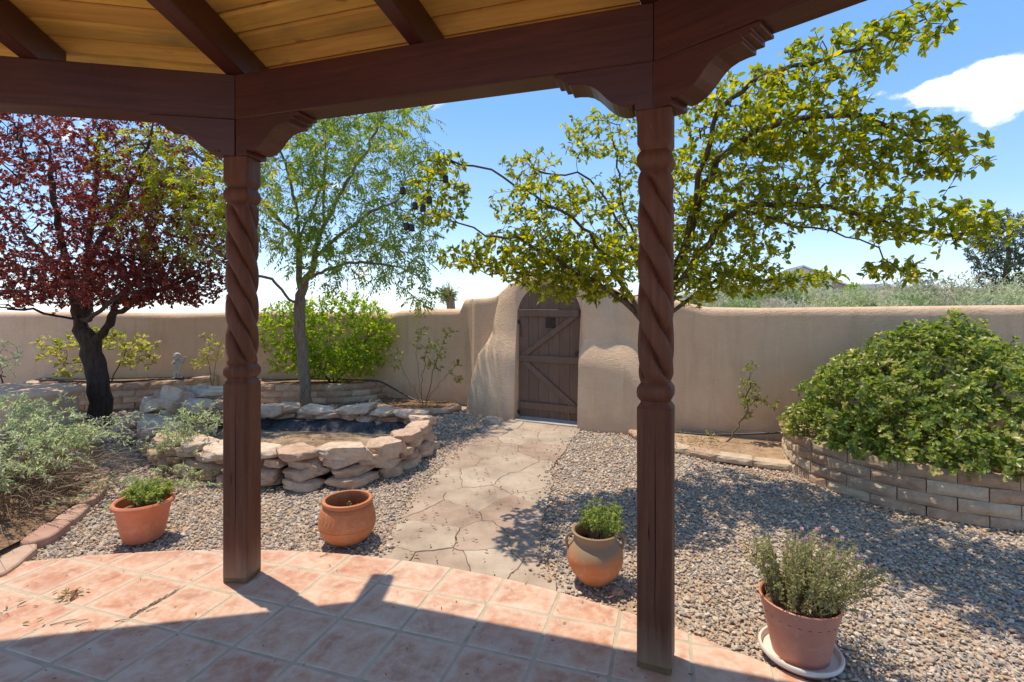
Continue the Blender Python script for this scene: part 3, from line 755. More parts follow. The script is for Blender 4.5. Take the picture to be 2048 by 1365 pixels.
hg = MB().box((.002, -.02, .06), (.03, -.003, .11)).build('hinge', IRON, gate)
st = MB(); st.tube([(.68, -.034, .275), (.75, -.035, .268), (.755, -.036, .262), (.757, -.038, .15), (.76, -.036, .09), (.764, -.036, .04)], .0035, 5)
st.build('pull_string', DRYS, gate)

# ------------------------------------------------------------------ patio roof: beams, rafters, boards
V1 = Vector((-1.545, 2.816)); V2 = Vector((.600, 2.142)); e1 = Vector((.981, .195)).normalized(); e3 = Vector((.695, -.719)).normalized()
V0 = V1 - e1 * 2.26; V3 = V2 + e3 * 2.26; Vm = V0 - Vector((math.cos(math.radians(40)), math.sin(math.radians(40)))) * 2.26; V4 = V3 + Vector((.26, -.966)) * 2.26
VS = [Vm, V0, V1, V2, V3, V4]
BZ0, BZ1 = 2.59, 2.84
def outn(a, b): t = (b - a).normalized(); return Vector((-t.y, t.x))
ns = [outn(VS[i], VS[i+1]) for i in range(5)]
def miter(i, d):
    if i == 0: return VS[0] + ns[0] * d
    if i == 5: return VS[5] + ns[4] * d
    m = (ns[i-1] + ns[i]).normalized(); return VS[i] + m * (d / m.dot(ns[i]))
roof = thing('patio_roof', 'dark wooden patio roof with amber board ceiling over the terracotta tiles', 'roof', (PC[0], PC[1], 0))
roff = Vector((PC[0], PC[1], 0))
SL = .12; RD = .175
for i in range(5):
    a0, b0 = VS[i], VS[i+1]; a1, b1 = miter(i, .152), miter(i+1, .152); t = (b0 - a0).normalized()
    ang = math.atan2(t.y, t.x); g = .002
    pts = [a0 + t*g, b0 - t*g, b1 - t*g, a1 + t*g]; R = Matrix.Rotation(-ang, 2)
    loc = Vector((a0.x, a0.y, BZ0)); L = [R @ (p - a0) for p in pts]
    # a beam with a slightly uneven hewn face
    mb = MB(); nseg = 24; ring = []
    for k in range(nseg + 1):
        f = k / nseg; pf = L[0].lerp(L[1], f); pb = L[3].lerp(L[2], f)
        w = .0035 * noise.noise(Vector((pf.x * 2.2, i, 0))); w2 = .003 * noise.noise(Vector((pf.x * 1.3, i, 9)))
        bv = .006
        ring.append([(pf.x, pf.y + w + bv, w2), (pf.x, pf.y + w, bv + w2), (pf.x, pf.y + w, .25 - bv), (pf.x, pf.y + bv, .25), (pb.x, pb.y - bv, .25), (pb.x, pb.y, .25 - bv), (pb.x, pb.y, bv), (pb.x, pb.y - bv, w2)])
    Vv = [p for r_ in ring for p in r_]; Ff = [[k*8+j, (k+1)*8+j, (k+1)*8+(j+1) % 8, k*8+(j+1) % 8][::-1] for k in range(nseg) for j in range(8)]
    Ff += [list(range(8))[::-1], [nseg*8 + j for j in range(8)]]
    mb.add(Vv, Ff).build('beam', BEAMW, roof, loc=loc - roff, rot=(0, 0, ang), autosm=.4)
hips = []
for i in range(6):
    m = (ns[max(i-1, 0)] + ns[min(i, 4)]).normalized(); hips.append(-m)
def rafter(P, d, start, end, w, name='rafter', slope=SL, tail=False):
    ang = math.atan2(d.y, d.x); L = end - start; mb = MB(); n = 10; Vv = []
    for k in range(n + 1):
        x = start + L * k / n; z = slope * x; h = RD
        zb = z
        if tail and k == 0: zb = z + .05
        Vv += [(x, -w/2, zb), (x, w/2, zb), (x, w/2, z + h), (x, -w/2, z + h)]
    Ff = [[k*4+j, k*4+(j+1) % 4, (k+1)*4+(j+1) % 4, (k+1)*4+j] for k in range(n) for j in range(4)] + [[0,3,2,1], [n*4, n*4+1, n*4+2, n*4+3]]
    mb.add(Vv, Ff).build(name, BEAMW, roof, loc=Vector((P.x, P.y, BZ1 + .001)) - roff, rot=(0, 0, ang), bevel=.005)
for i in range(6):
    k = ns[min(i, 4)].dot(-hips[i]); rafter(VS[i], hips[i], -.64 if i == 2 else -.6, 2.3, .11 if 0 < i < 5 else .09, slope=SL * k, tail=True)
for i in range(5):
    mid = VS[i].lerp(VS[i+1], .50 if i != 1 else .56); rafter(mid, -ns[i], -.24, 2.25, .085)
bw = .152
for i in range(5):
    n = -ns[i]; t = (VS[i+1] - VS[i]).normalized(); ang = math.atan2(t.y, t.x)
    d = -.40
    while d < 2.2:
        d1 = d + bw - .015
        def endp(j, dd):
            h = hips[j]; k = h.dot(n); return VS[j] + h * (dd / k)
        if j_ok := True:
            a, b = endp(i, d), endp(i+1, d); c, e = endp(i+1, d1), endp(i, d1)
        if (b - a).dot(t) < .12 or (c - e).dot(t) < .06: break
        z = BZ1 + RD + .003; P0 = a; R = Matrix.Rotation(-ang, 2); L = [R @ (p - P0) for p in (a, b, c, e)]
        L = [Vector((L[0].x + .002, L[0].y)), Vector((L[1].x - .002, L[1].y)), Vector((L[2].x - .002, L[2].y)), Vector((L[3].x + .002, L[3].y))]
        # local y is negative inward
        zz_ = [SL * d, SL * d, SL * d1, SL * d1]; wv = random.uniform(-.0012, .0012); T = .024; bv = .012
        mb = MB(); inn = Vector((0, -bv)); 
        Vb = [(L[0].x, L[0].y, zz_[0] + bv), (L[1].x, L[1].y, zz_[1] + bv), (L[2].x, L[2].y, zz_[2] + bv), (L[3].x, L[3].y, zz_[3] + bv),
              (L[0].x, L[0].y - bv, zz_[0]), (L[1].x, L[1].y - bv, zz_[1]), (L[2].x, L[2].y + bv, zz_[2]), (L[3].x, L[3].y + bv, zz_[3]),
              (L[0].x, L[0].y, zz_[0] + T), (L[1].x, L[1].y, zz_[1] + T), (L[2].x, L[2].y, zz_[2] + T), (L[3].x, L[3].y, zz_[3] + T)]
        Fb = [[4,5,6,7], [0,1,5,4], [1,2,6,5], [2,3,7,6], [3,0,4,7], [0,8,9,1], [1,9,10,2], [2,10,11,3], [3,11,8,0], [8,11,10,9]]
        mb.add(Vb, Fb).build('ceiling_board', BOARD, roof, loc=Vector((P0.x, P0.y, z + wv)) - roff, rot=(0, 0, ang))
        d += bw
# roof felt over the boards so that no light leaks through the joints
mb = MB(); ctr = sum((VS[i] + hips[i] * 3.9 for i in range(6)), Vector((0, 0))) / 6
for i in range(5):
    n = -ns[i]; q = []
    for j, dd in ((i, -.41), (i+1, -.41), (i+1, 2.25), (i, 2.25)):
        p = VS[j] + hips[j] * (dd / hips[j].dot(n)); q.append((p.x, p.y, BZ1 + RD + .027 + SL * dd))
    mb.add(q + [(x, y, z + .03) for x, y, z in q], [[0,1,2,3][::-1], [4,5,6,7], [0,1,5,4], [1,2,6,5], [2,3,7,6], [3,0,4,7]])
tag(mb.build('roof_cover', m_simple('roof_felt', (.03, .02, .015), (.05, .035, .03)), roof, off=roff), kind='stuff')

# ------------------------------------------------------------------ carved posts
def make_post(label, C, rot, dirs, hw=.0735):
    t = thing('carved_post', label, 'post', (C.x, C.y, 0), 0, 'carved posts of the patio roof')
    zs = []
    def add(z, w, k=6, cut=0): zs.append((z, w, k, cut))
    prof = [(0.03, .0735), (1.107, .0735), (1.111, .0735), (1.132, .060), (1.139, .058), (1.146, .064), (1.160, .0725), (1.178, .0745), (1.197, .0725), (1.211, .064), (1.219, .058)]
    for z, w in prof: add(z, w, 12)
    z = 1.219
    N = 150
    for k in range(1, N):
        z = 1.219 + (2.133 - 1.219) * k / N; f = min((z - 1.219) / .05, (2.133 - z) / .05, 1); f = math.sin(max(0, f) * math.pi / 2)
        add(z, .058 + .0175 * f, 7, f)
    for z, w in [(2.133, .058), (2.140, .064), (2.156, .0725), (2.175, .0745), (2.194, .0725), (2.210, .064), (2.217, .058), (2.224, .060), (2.248, .0725), (2.252, .0725), (2.384, .0725)]: add(z, w, 12)
    n = 72; V = []; kk = math.radians(90) / .180
    for (z, w, p, cut) in zs:
        for k in range(n):
            th = 2*math.pi*(k + .5)/n - math.pi; c, s_ = abs(math.cos(th)), abs(math.sin(th)); pp = p if not cut else 12 - 8.2 * cut
            r = w / ((c**pp + s_**pp) ** (1/pp))
            if cut:
                ph = th + kk * (z - 1.219) + .5; g = abs(math.sin(2 * ph)) ; r *= 1 - .42 * cut * math.exp(-(g / .36) ** 1.05) 
            r += .0006 * noise.noise(Vector((math.cos(th) * 3, math.sin(th) * 3, z * 4)))
            V.append((r * math.cos(th), r * math.sin(th), z))
    F = [[i*n+k, i*n+(k+1) % n, (i+1)*n+(k+1) % n, (i+1)*n+k] for i in range(len(zs)-1) for k in range(n)] + [list(range(n))[::-1], [(len(zs)-1)*n+k for k in range(n)]]
    o = MB().add(V, F).build('shaft', DWOOD, t, autosm=.55, rot=(0, 0, rot))
    # a thin base plate and the old trim at the foot
    MB().box((-.070, -.070, 0.001), (.070, .070, .03)).build('base_block', m_simple('base_wood', (.20, .13, .06), (.12, .07, .035)), t, rot=(0, 0, rot), bevel=.003)
    # drying checks (open cracks) as thin dark wedges sunk in the faces
    mb = MB(); 
    for face, xo in ((0, .006), (0, -.02)):
        pts = []; zz0 = .18 if xo > 0 else .55; zz1 = 1.06 if xo > 0 else .62
        for k in range(13):
            zq = zz0 + (zz1 - zz0) * k / 12; pts.append((xo + .004 * noise.noise(Vector((zq * 5, xo * 50, rot))), zq, .0022 * math.sin(math.pi * k / 12)))
        for k in range(12):
            (xa, za, wa), (xb, zb, wb) = pts[k], pts[k+1]
            mb.add([(xa - wa, -.0742, za), (xa + wa, -.0742, za), (xb + wb, -.0742, zb), (xb - wb, -.0742, zb), (xa - wa, -.07, za), (xa + wa, -.07, za), (xb + wb, -.07, zb), (xb - wb, -.07, zb)], [[0,1,2,3], [4,7,6,5], [0,4,5,1], [1,5,6,2], [2,6,7,3], [3,7,4,0]])
    mb.build('crack', m_simple('crack_dark', (.012, .006, .005), (.02, .01, .008), bump=0), t, rot=(0, 0, rot))
    MB().box((-.062, -.062, 2.3845), (.062, .062, 2.5885)).build('cap_block', BEAMW, t, rot=(0, 0, rot))
    prof = [(.0, 2.386), (.078, 2.386), (.078, 2.418), (.09, 2.411), (.105, 2.408), (.125, 2.410), (.15, 2.419), (.175, 2.434), (.20, 2.456), (.222, 2.480), (.245, 2.502), (.27, 2.519), (.30, 2.529), (.335, 2.533), (.365, 2.533), (.365, 2.553), (.397, 2.553), (.397, 2.573), (.43, 2.573), (.43, 2.5885), (.0, 2.5885)]
    for (P, d, no) in dirs:                          # bracket halves under each beam, mitred at the post
        ang = math.atan2(d.y, d.x); sgn = 1 if (Matrix.Rotation(-ang, 2) @ no).y > 0 else -1; nn = len(prof)
        # inner profile on the beam's inner face, outer profile .148 away, starting at the mitre line
        mt = math.tan(math.radians(14.3)) * .150
        Vc = [(max(s_, .0015), sgn * .002, z) for s_, z in prof] + [(s_ if s_ > .05 else -mt * 0 + .0015, sgn * .150, z) for s_, z in prof]
        Fc = [list(range(nn)), [nn + k for k in range(nn)][::-1]] + [[k, nn + k, nn + (k+1) % nn, (k+1) % nn] for k in range(nn)]
        mb = MB().add(Vc, Fc); o = mb.build('bracket', BEAMW, t, loc=(P.x - C.x, P.y - C.y, 0), rot=(0, 0, ang))
        bm = bmesh.new(); bm.from_mesh(o.data); bmesh.ops.recalc_face_normals(bm, faces=bm.faces)
        es = [e for e in bm.edges if len(e.link_faces) == 2 and e.calc_face_angle(0) > 1.2]; bmesh.ops.bevel(bm, geom=es, offset=.0025, segments=1, affect='EDGES')
        bm.to_mesh(o.data); bm.free()
    return t
make_post('carved twisted post standing on the tiles between the orange pot and the clay bowl', Vector((-1.543, 2.890)), math.radians(-4), [(V1, -e1, ns[1]), (V1, (V2 - V1).normalized(), ns[2])])
make_post('carved twisted post beside the handled jar, in front of the crabapple trunk', Vector((.628, 2.203)), math.radians(-23), [(V2, (V1 - V2).normalized(), ns[2]), (V2, e3, ns[3])])

# ------------------------------------------------------------------ wind chime
def ch(x, y, dy=0): 
    p = at(770 + x / 4.706, 200 + y / 4.706, 2.50 + dy); return p
ch0 = ch(345, 20); cht = thing('wind_chime', 'black wire wind chime with small bells hanging from the beam', 'wind chime', tuple(ch(345, 1000)))
co = ch(345, 1000)
mb = MB(); mb.tube([at(843, 205, 2.50), at(842, 212, 2.5), at(845, 216, 2.5), at(848, 213, 2.5)], .002, 5); mb.tube([at(844, 215, 2.5), ch(395, 572)], .0006, 4); mb.build('hook', IRON, cht, off=co)
def wire(pts, r=.0022, dy=0): 
    c = catmull([ch(x, y, dy) for x, y in pts], 6); mb = MB(); mb.tube(c, r, 6); return mb
wire([(150, 785), (200, 700), (275, 620), (370, 580), (470, 578), (540, 605), (580, 655)]).build('wire_scroll', IRON, cht, off=co)
for sq in ([(95, 700), (130, 690), (165, 730), (110, 755)], [(205, 655), (200, 590), (250, 580), (275, 620)], [(285, 610), (265, 500), (325, 490), (330, 575)], [(350, 495), (350, 460), (398, 455), (402, 570)], [(530, 600), (510, 500), (530, 470), (560, 480), (548, 560)], [(150, 640), (155, 700), (215, 640), (165, 630)]):
    wire(sq, .0016).build('wire_scroll', IRON, cht, off=co)
wire([(280, 1095), (250, 1020), (252, 950), (275, 905), (320, 890), (350, 930), (365, 900), (430, 855), (482, 890), (493, 960), (470, 1060), (405, 1180), (340, 1140), (280, 1095)]).build('wire_scroll', IRON, cht, off=co)
wire([(265, 1110), (300, 1070), (345, 1075), (362, 1130), (350, 1210), (300, 1325), (235, 1270), (180, 1200), (172, 1150), (195, 1112), (240, 1108)]).build('wire_scroll', IRON, cht, off=co)
wire([(345, 576), (320, 760), (300, 890)], .0008).build('hanging_wire', IRON, cht, off=co); wire([(440, 578), (430, 700), (425, 856)], .0008).build('hanging_wire', IRON, cht, off=co)
for (x, y) in ((167, 855), (570, 745), (283, 998), (418, 942), (358, 1020), (202, 1190), (252, 1205)):
    b = ch(x, y); mb = MB().lathe([(.010, .017), (.0135, .015), (.0145, .0), (.0145, -.016), (.0155, -.017), (.013, -.0165), (.012, .012), (.002, .0125)][::-1], 14)
    mb.tube([(0, 0, .016), (-.005, 0, .024), (0, 0, .031), (.005, 0, .024), (0, 0, .016)], .0012, 5)
    mb.build('bell', IRON, cht, loc=b - co, smooth=False, rot=(0, 0, 0))

# ------------------------------------------------------------------ stone pieces
def make_block(seed, w, h, d, rough=.012):
    """split-faced block: rough front at local -y, origin at the centre bottom of the front"""
    r = random.Random(seed); nx_, nz = 6, 3; V = []; F = []
    for j in range(nz + 1):
        for i in range(nx_ + 1):
            x = -w/2 + w * i / nx_; z = h * j / nz; e = (i in (0, nx_)) + (j in (0, nz))
            y = (.014 if e else 0) + (-rough * r.random() if e == 0 else 0)
            V.append((x + (0 if i in (0, nx_) else r.uniform(-.008, .008)), y, z + (0 if j in (0, nz) else r.uniform(-.006, .006))))
    for j in range(nz):
        for i in range(nx_): a = j*(nx_+1)+i; F.append([a, a+1, a+nx_+2, a+nx_+1])
    b = len(V); V += [(-w/2 * .86, d, 0), (w/2 * .86, d, 0), (w/2 * .86, d, h), (-w/2 * .86, d, h)]
    bl = [i for i in range(nx_+1)]; tl = [nz*(nx_+1)+i for i in range(nx_+1)]; ll = [j*(nx_+1) for j in range(nz+1)]; rl = [j*(nx_+1)+nx_ for j in range(nz+1)]
    F += [[b, b+1] + bl[::-1], tl + [b+2, b+3], ll + [b+3, b], rl[::-1] + [b+1, b+2], [b+1, b, b+3, b+2]]
    me = mesh('block', V, F); me.materials.append(BLOCK); return me
def block_wall(owner, pts, courses, hgt, blen, depth=.16, z0=-.01, setback=.004, joint=.004):
    meshes = [make_block(k, blen - joint, hgt - .003, depth) for k in range(6)]
    C = catmull([Vector((x, y, 0)) for x, y in pts], 14); L = [0]
    for i in range(1, len(C)): L.append(L[-1] + (C[i] - C[i-1]).length)
    tot = L[-1]; n = int(tot / blen); bl = tot / n
    def P(s):
        s = max(0, min(tot, s)); i = min(len(L) - 2, int(np.searchsorted(L, s) - 1)); i = max(i, 0)
        t = (s - L[i]) / max(1e-9, L[i+1] - L[i]); return C[i].lerp(C[i+1], t)
    for c in range(courses):
        s = bl * (.5 if c % 2 == 0 else 0.0)
        k = 0
        while s <= tot + 1e-6:
            ln = bl; cs = s
            if c % 2 and s < bl * .1: ln = bl * .5; cs = bl * .25
            elif c % 2 and s > tot - bl * .1: ln = bl * .5; cs = tot - bl * .25
            p = P(cs); a, b = P(cs - ln/2), P(cs + ln/2); t = (b - a).normalized(); ang = math.atan2(t.y, t.x); nrm_ = Vector((-t.y, t.x, 0))
            me = random.choice(meshes); w = (b - a).length / bl
            o = link('block', me, None, owner, Vector((p.x, p.y, z0 + c * hgt)) + nrm_ * (setback * c + random.uniform(-.004, .004)) - owner.location, (0, 0, ang + random.uniform(-.015, .015)), (w * 1.042, 1, 1))
            s += bl; k += 1
    return C
def soil_fill(owner, front, back, z, name='soil', mat=MULCH, bump=.03):
    poly = [Vector((p.x, p.y, 0)) for p in front] + [Vector((x, y, 0)) for x, y in back]
    c = sum(poly, Vector()) / len(poly); V = []; F = []; n = len(poly); rings = 6
    for r_ in range(rings):
        f = 1 - r_ / rings
        for p in poly:
            q = c.lerp(p, f * .985); V.append((q.x, q.y, z + bump * (1 - f) * .6 + bump * .5 * noise.noise(Vector((q.x*4, q.y*4, 1)))))
    V.append((c.x, c.y, z + bump)); 
    for r_ in range(rings - 1):
        for k in range(n): F.append([r_*n+k, r_*n+(k+1) % n, (r_+1)*n+(k+1) % n, (r_+1)*n+k])
    for k in range(n): F.append([(rings-1)*n+k, (rings-1)*n+(k+1) % n, rings*n])
    return MB().add(V, F).build(name, mat, owner, smooth=True, off=owner.location)
# left planter by the far wall
lp_pts = [(-7.75, 8.3), (-7.45, 7.7), (-6.9, 7.43), (-6.3, 7.42), (-5.8, 7.55), (-5.35, 7.82), (-5.08, 8.2), (-5.0, 8.6)]
LPt = thing('block_planter', 'curved tan block planter against the far wall, behind the purple plum trunk', 'planter', (-6.3, 7.9, 0), 0, 'curved block planters along the wall')
Cf = block_wall(LPt, lp_pts, 4, .097, .30); soil_fill(LPt, [p + Vector((0, .12, 0)) for p in Cf], [(-5.6, 8.62), (-7, 8.42)], .34)
mp_pts = [(-4.5, 8.75), (-4.3, 8.3), (-3.9, 8.04), (-3.35, 7.98), (-2.75, 8.03), (-2.32, 8.22), (-2.08, 8.56)]
MPt = thing('block_planter', 'curved tan block planter under the lime green shrub, behind the rock pond', 'planter', (-3.3, 8.3, 0), 0, 'curved block planters along the wall')
Cf = block_wall(MPt, mp_pts, 3, .102, .27); soil_fill(MPt, [p + Vector((0, .12, 0)) for p in Cf], [(-2.17, 8.6), (-3.0, 8.9), (-3.7, 8.98)], .265)
rp_pts = [(3.06, 5.66), (2.82, 5.26), (2.66, 4.80), (2.71, 4.33), (2.93, 3.92), (3.30, 3.62), (3.75, 3.48), (4.25, 3.52), (4.75, 3.75), (5.1, 4.2), (5.15, 4.66)]
RPt = thing('block_planter', 'tall round brown block planter holding the glossy mounded shrub', 'planter', (3.9, 4.6, 0), 0, 'curved block planters along the wall')
Cf = block_wall(RPt, rp_pts, 4, .100, .335, .2, -.045); soil_fill(RPt, [p + Vector((.0, .12, 0)) for p in Cf], [(4.9, 4.8), (3.1, 5.65)], .30)
# low edgings
def low_edge(owner, pts, blen, h=.06, d=.17, z0=-.015):
    mes = []
    for k in range(4):
        o = make_block(20 + k, blen - .006, h, d, .006); mes.append(o)
    C = catmull([Vector((x, y, 0)) for x, y in pts], 12); L = [0]
    for i in range(1, len(C)): L.append(L[-1] + (C[i] - C[i-1]).length)
    tot = L[-1]; n = round(tot / blen); bl = tot / n
    for k in range(n):
        s = (k + .5) * bl; i = max(0, min(len(L) - 2, int(np.searchsorted(L, s) - 1))); p = C[i].lerp(C[i+1], (s - L[i]) / (L[i+1] - L[i])); t = (C[i+1] - C[i]).normalized()
        link('block', mes[k % 4], None, owner, Vector((p.x, p.y, z0 + random.uniform(-.006, .006))) - owner.location, (random.uniform(-.02, .02), 0, math.atan2(t.y, t.x) + random.uniform(-.03, .03)), (bl / blen, 1, 1))
    return C
le1 = thing('stone_edging', 'low curved edging of flat blocks round the rose bush bed beside the gate', 'edging', (-1.4, 7.4, 0), 0, 'low edgings round planting beds')
C1 = low_edge(le1, [(-2.3, 8.1), (-2.12, 7.72), (-1.85, 7.40), (-1.42, 7.20), (-1.0, 7.28), (-.74, 7.55)], .27)
soil_fill(le1, C1, [(-.85, 8.0), (-2.1, 8.55)], .012, bump=.04)
le2 = thing('stone_edging', 'low curved edging of brown blocks beside the tall round planter', 'edging', (2, 5.3, 0), 0, 'low edgings round planting beds')
C2 = low_edge(le2, [(1.42, 6.2), (1.47, 5.85), (1.72, 5.42), (2.10, 5.03), (2.64, 4.76)], .31, .065)
soil_fill(le2, C2, [(2.80, 5.2), (3.1, 5.72), (1.95, 6.3)], .008, mat=SOIL if False else m_simple('bed_sand', (.30, .20, .125), (.46, .32, .21), 7, .95, .1, 50, .7, .012), bump=.03)
# flat edging stones on the left, beside the sage
le3 = thing('stone_edging', 'line of thin reddish flat stones along the sage bed at the patio corner', 'edging', (-3.3, 3.8, 0), 0, 'low edgings round planting beds')
def slabpiece(owner, cx, cy, lx, ly, ang, z0, z1, name='edging_stone', mat=EDGE, seed=0):
    r = random.Random(seed); n = 14; P = []
    for k in range(n):
        t = 2*math.pi*k/n; c, s_ = math.cos(t), math.sin(t); q = 1 / ((abs(c)**5 + abs(s_)**5) ** .2); rr = 1 + r.uniform(-.09, .09)
        x, y = c*q*lx/2*rr, s_*q*ly/2*rr; P.append((cx + x*math.cos(ang) - y*math.sin(ang), cy + x*math.sin(ang) + y*math.cos(ang)))
    return MB().prism(P, z0, z1, .008).build(name, mat, owner, off=owner.location)
mb_ = [gr(-60, 1135), gr(60, 1075), gr(165, 1000), gr(200, 935), gr(205, 880)]; soil_fill(le3, mb_, [(-5.2, 5.0), (-5.6, 3.6)], .006, name='bed_soil')
ep = [gr(-30, 1150, .04), gr(60, 1083, .04), gr(120, 1040, .04), gr(165, 1003, .04), gr(195, 965, .04), gr(205, 930, .04)]
for k in range(len(ep) - 1):
    a, b = ep[k], ep[k+1]; c = (a + b) / 2; d = b - a; slabpiece(le3, c.x, c.y, d.length * .97, .14 + .02 * (k % 2), math.atan2(d.y, d.x), -.03, .022 + .014 * (k % 2), seed=k)

# ------------------------------------------------------------------ rocks
def rock_mesh(seed, sx, sy, sz, sub=4, cuts=16):
    r = random.Random(seed); bm = bmesh.new(); bmesh.ops.create_icosphere(bm, subdivisions=sub, radius=1)
    pl = []
    for _ in range(cuts):
        n = Vector((r.gauss(0, 1), r.gauss(0, 1), r.gauss(0, .28 if _ % 3 else .8))).normalized(); pl.append((n, r.uniform(.66, 1.02)))
    pl.append((Vector((r.uniform(-.12, .12), r.uniform(-.12, .12), 1)).normalized(), .62)); pl.append((Vector((0, 0, -1)), .62))
    for v in bm.verts:
        c = v.co.copy(); q = (abs(c.x)**7 + abs(c.y)**7 + abs(c.z)**7) ** (1/7); c /= q
        for n, d in pl:
            e = c.dot(n) - d
            if e > 0: c -= n * e
        o = Vector((seed * 7.3, 0, 0)); f = .05 * noise.noise(c * 1.8 + o) + .06 * noise.noise(c * 4.5 + o) + .035 * noise.noise(c * 11 + o) + .06 * noise.noise(Vector((c.x * 2, c.y * 2, c.z * 13)) + o)
        c += c.normalized() * f; v.co = Vector((c.x * sx, c.y * sy, c.z * sz))
    for f in bm.faces: f.smooth = True
    for e in bm.edges: e.smooth = e.calc_face_angle(0) < .30
    me = bpy.data.meshes.new('rock'); bm.to_mesh(me); bm.free(); me.materials.append(ROCK); return me
slabs = [rock_mesh(100 + k, .5, .40, .16) for k in range(8)]; lumps = [rock_mesh(200 + k, .5, .42, .36) for k in range(6)]
pond = thing('rock_pond', 'dry garden pond ringed with stacked tan rocks', 'pond', (-2.4, 5.5, 0))
def rock(owner, p, L, Wd, H, rz, tilt=.08, kind=None, name='rock'):
    me = random.choice(slabs if (H < .45 * L if kind is None else kind == 's') else lumps); mz = .16 if me in slabs else .36
    return link(name, me, None, owner, Vector(p) - owner.location, (random.uniform(-tilt, tilt), random.uniform(-tilt, tilt), rz), (L, Wd / .8, H / (2 * mz * .72)))
ring_pts = [(-4.05, 5.75), (-3.45, 5.02), (-2.75, 4.62), (-2.15, 4.42), (-1.62, 4.42), (-1.22, 4.62), (-1.02, 5.05), (-.98, 5.70), (-1.28, 6.12), (-2.0, 6.24), (-2.75, 6.34), (-3.35, 6.45), (-3.95, 6.3)]
RC = catmull([Vector((x, y, 0)) for x, y in ring_pts], 16, True); RL = [0]
for i in range(1, len(RC) + 1): RL.append(RL[-1] + (RC[i % len(RC)] - RC[i-1]).length)
def ringP(s):
    s %= RL[-1]; i = max(0, int(np.searchsorted(RL, s) - 1)); t = (s - RL[i]) / max(1e-9, RL[i+1] - RL[i]); a, b = RC[i], RC[(i+1) % len(RC)]; return a.lerp(b, t), (b - a).normalized()
random.seed(21)
for (z, hh, lmin, lmax, dep, jit, off) in ((.025, .09, .20, .42, .24, .03, -.03), (.105, .085, .16, .40, .24, .03, -.01), (.18, .075, .14, .36, .24, .03, .0), (.262, .10, .30, .50, .32, .02, .01)):
    s = random.uniform(0, .2)
    while s < RL[-1]:
        L = random.uniform(lmin, lmax); p, t = ringP(s + L/2); n = Vector((-t.y, t.x, 0)); h = hh * random.uniform(.85, 1.25)
        w = dep * random.uniform(.85, 1.15)
        rock(pond, (p.x + n.x*(off + random.uniform(-jit, jit)), p.y + n.y*(off + random.uniform(-jit, jit)), z + random.uniform(-.012, .012)), L * 1.12, w, h, math.atan2(t.y, t.x) + random.uniform(-.2, .2), .10, 's')
        s += L * .97
for k in range(40):       # waterfall pile at the left end
    f = k / 40; a = random.uniform(0, 6.28); rr = random.uniform(.0, .52) * (1 - f * .6) + .05
    rock(pond, (-3.95 + rr*math.cos(a)*1.2, 6.0 + rr*math.sin(a), .08 + f * .44), random.uniform(.28, .5), random.uniform(.22, .36), random.uniform(.09, .17), random.uniform(0, 6.28), .35)
big = rock(pond, at(425, 783, 6.2), .62, .45, .09, .1, .02, 's')
for (px, py, Y, L, H) in ((360, 800, 5.9, .36, .2), (330, 845, 5.7, .42, .16), (345, 868, 5.6, .4, .14), (545, 822, 6.2, .34, .17), (395, 812, 5.8, .36, .15), (352, 782, 6.1, .34, .12), (320, 812, 5.9, .3, .15)):
    p = at(px, py, Y); rock(pond, p, L, L * .8, H, random.uniform(-.4, .4), .15)
# inner side: liner and dirt
mb = MB(); n = len(RC); 
def inner(i, d, z): 
    a, b = RC[i], RC[(i+1) % n]; t = (b - a).normalized(); nn = Vector((-t.y, t.x, 0)); w = .055 * noise.noise(Vector((RC[i].x * 5, RC[i].y * 5, z * 9))); return (RC[i].x + nn.x*(d + w), RC[i].y + nn.y*(d + w), z + .015 * noise.noise(Vector((RC[i].x * 4, RC[i].y * 4, 3))))
Vl = []
lev = [(.05, .15), (.125, .14), (.15, .115), (.19, .075), (.25, .045), (.32, .03)]
for d, z in lev: Vl += [inner(i, d, z) for i in range(n)]
mb.add(Vl, [[r_*n+k, r_*n+(k+1) % n, (r_+1)*n+(k+1) % n, (r_+1)*n+k] for r_ in range(len(lev)-1) for k in range(n)]).build('pond_liner', LINER, pond, smooth=True, off=pond.location)
cc = sum(RC, Vector()) / n; Vd = []; rings = 9
for r_ in range(rings):
    f = 1 - r_ / rings
    for i in range(n):
        q = Vector(inner(i, .27, .0)); p = cc.lerp(q, f); Vd.append((p.x, p.y, .05 + .045 * (1 - f**2) + .022 * noise.noise(Vector((p.x*3, p.y*3, 8)))))
Vd.append((cc.x, cc.y, .1)); Fd = [[r_*n+k, r_*n+(k+1) % n, (r_+1)*n+(k+1) % n, (r_+1)*n+k] for r_ in range(rings-1) for k in range(n)] + [[(rings-1)*n+k, (rings-1)*n+(k+1) % n, rings*n] for k in range(n)]
MB().add(Vd, Fd).build('pond_bed', m_simple('pond_dirt', (.20, .125, .07), (.52, .38, .25), 5, .95, .1, 30, 1.0, .03, det=8), pond, smooth=True, off=pond.location)
random.seed(5)
def lone_rock(px, py, L, Wd, H, label, z=.0):
    p = gr(px, py); me = rock_mesh(int(px), .5, .4, .36 if H > .4 * L else .16); mz = .36 if H > .4 * L else .16
    o = link('rock', me, None, None, (p.x, p.y, z + H * .25), (0.03, .04, random.uniform(-1, 1)), (L, Wd / .8, H / (2 * mz * .72))); tag(o, label, 'rock', 'loose rocks on the gravel')
lone_rock(985, 845, .26, .2, .09, 'loose tan rock on the gravel beside the path near the gate')
lone_rock(1236, 1187, .06, .05, .035, 'small pinkish rock at the foot of the handled jar')
lone_rock(178, 962, .26, .2, .08, 'flat pinkish rock lying at the end of the edging stones under the sage')

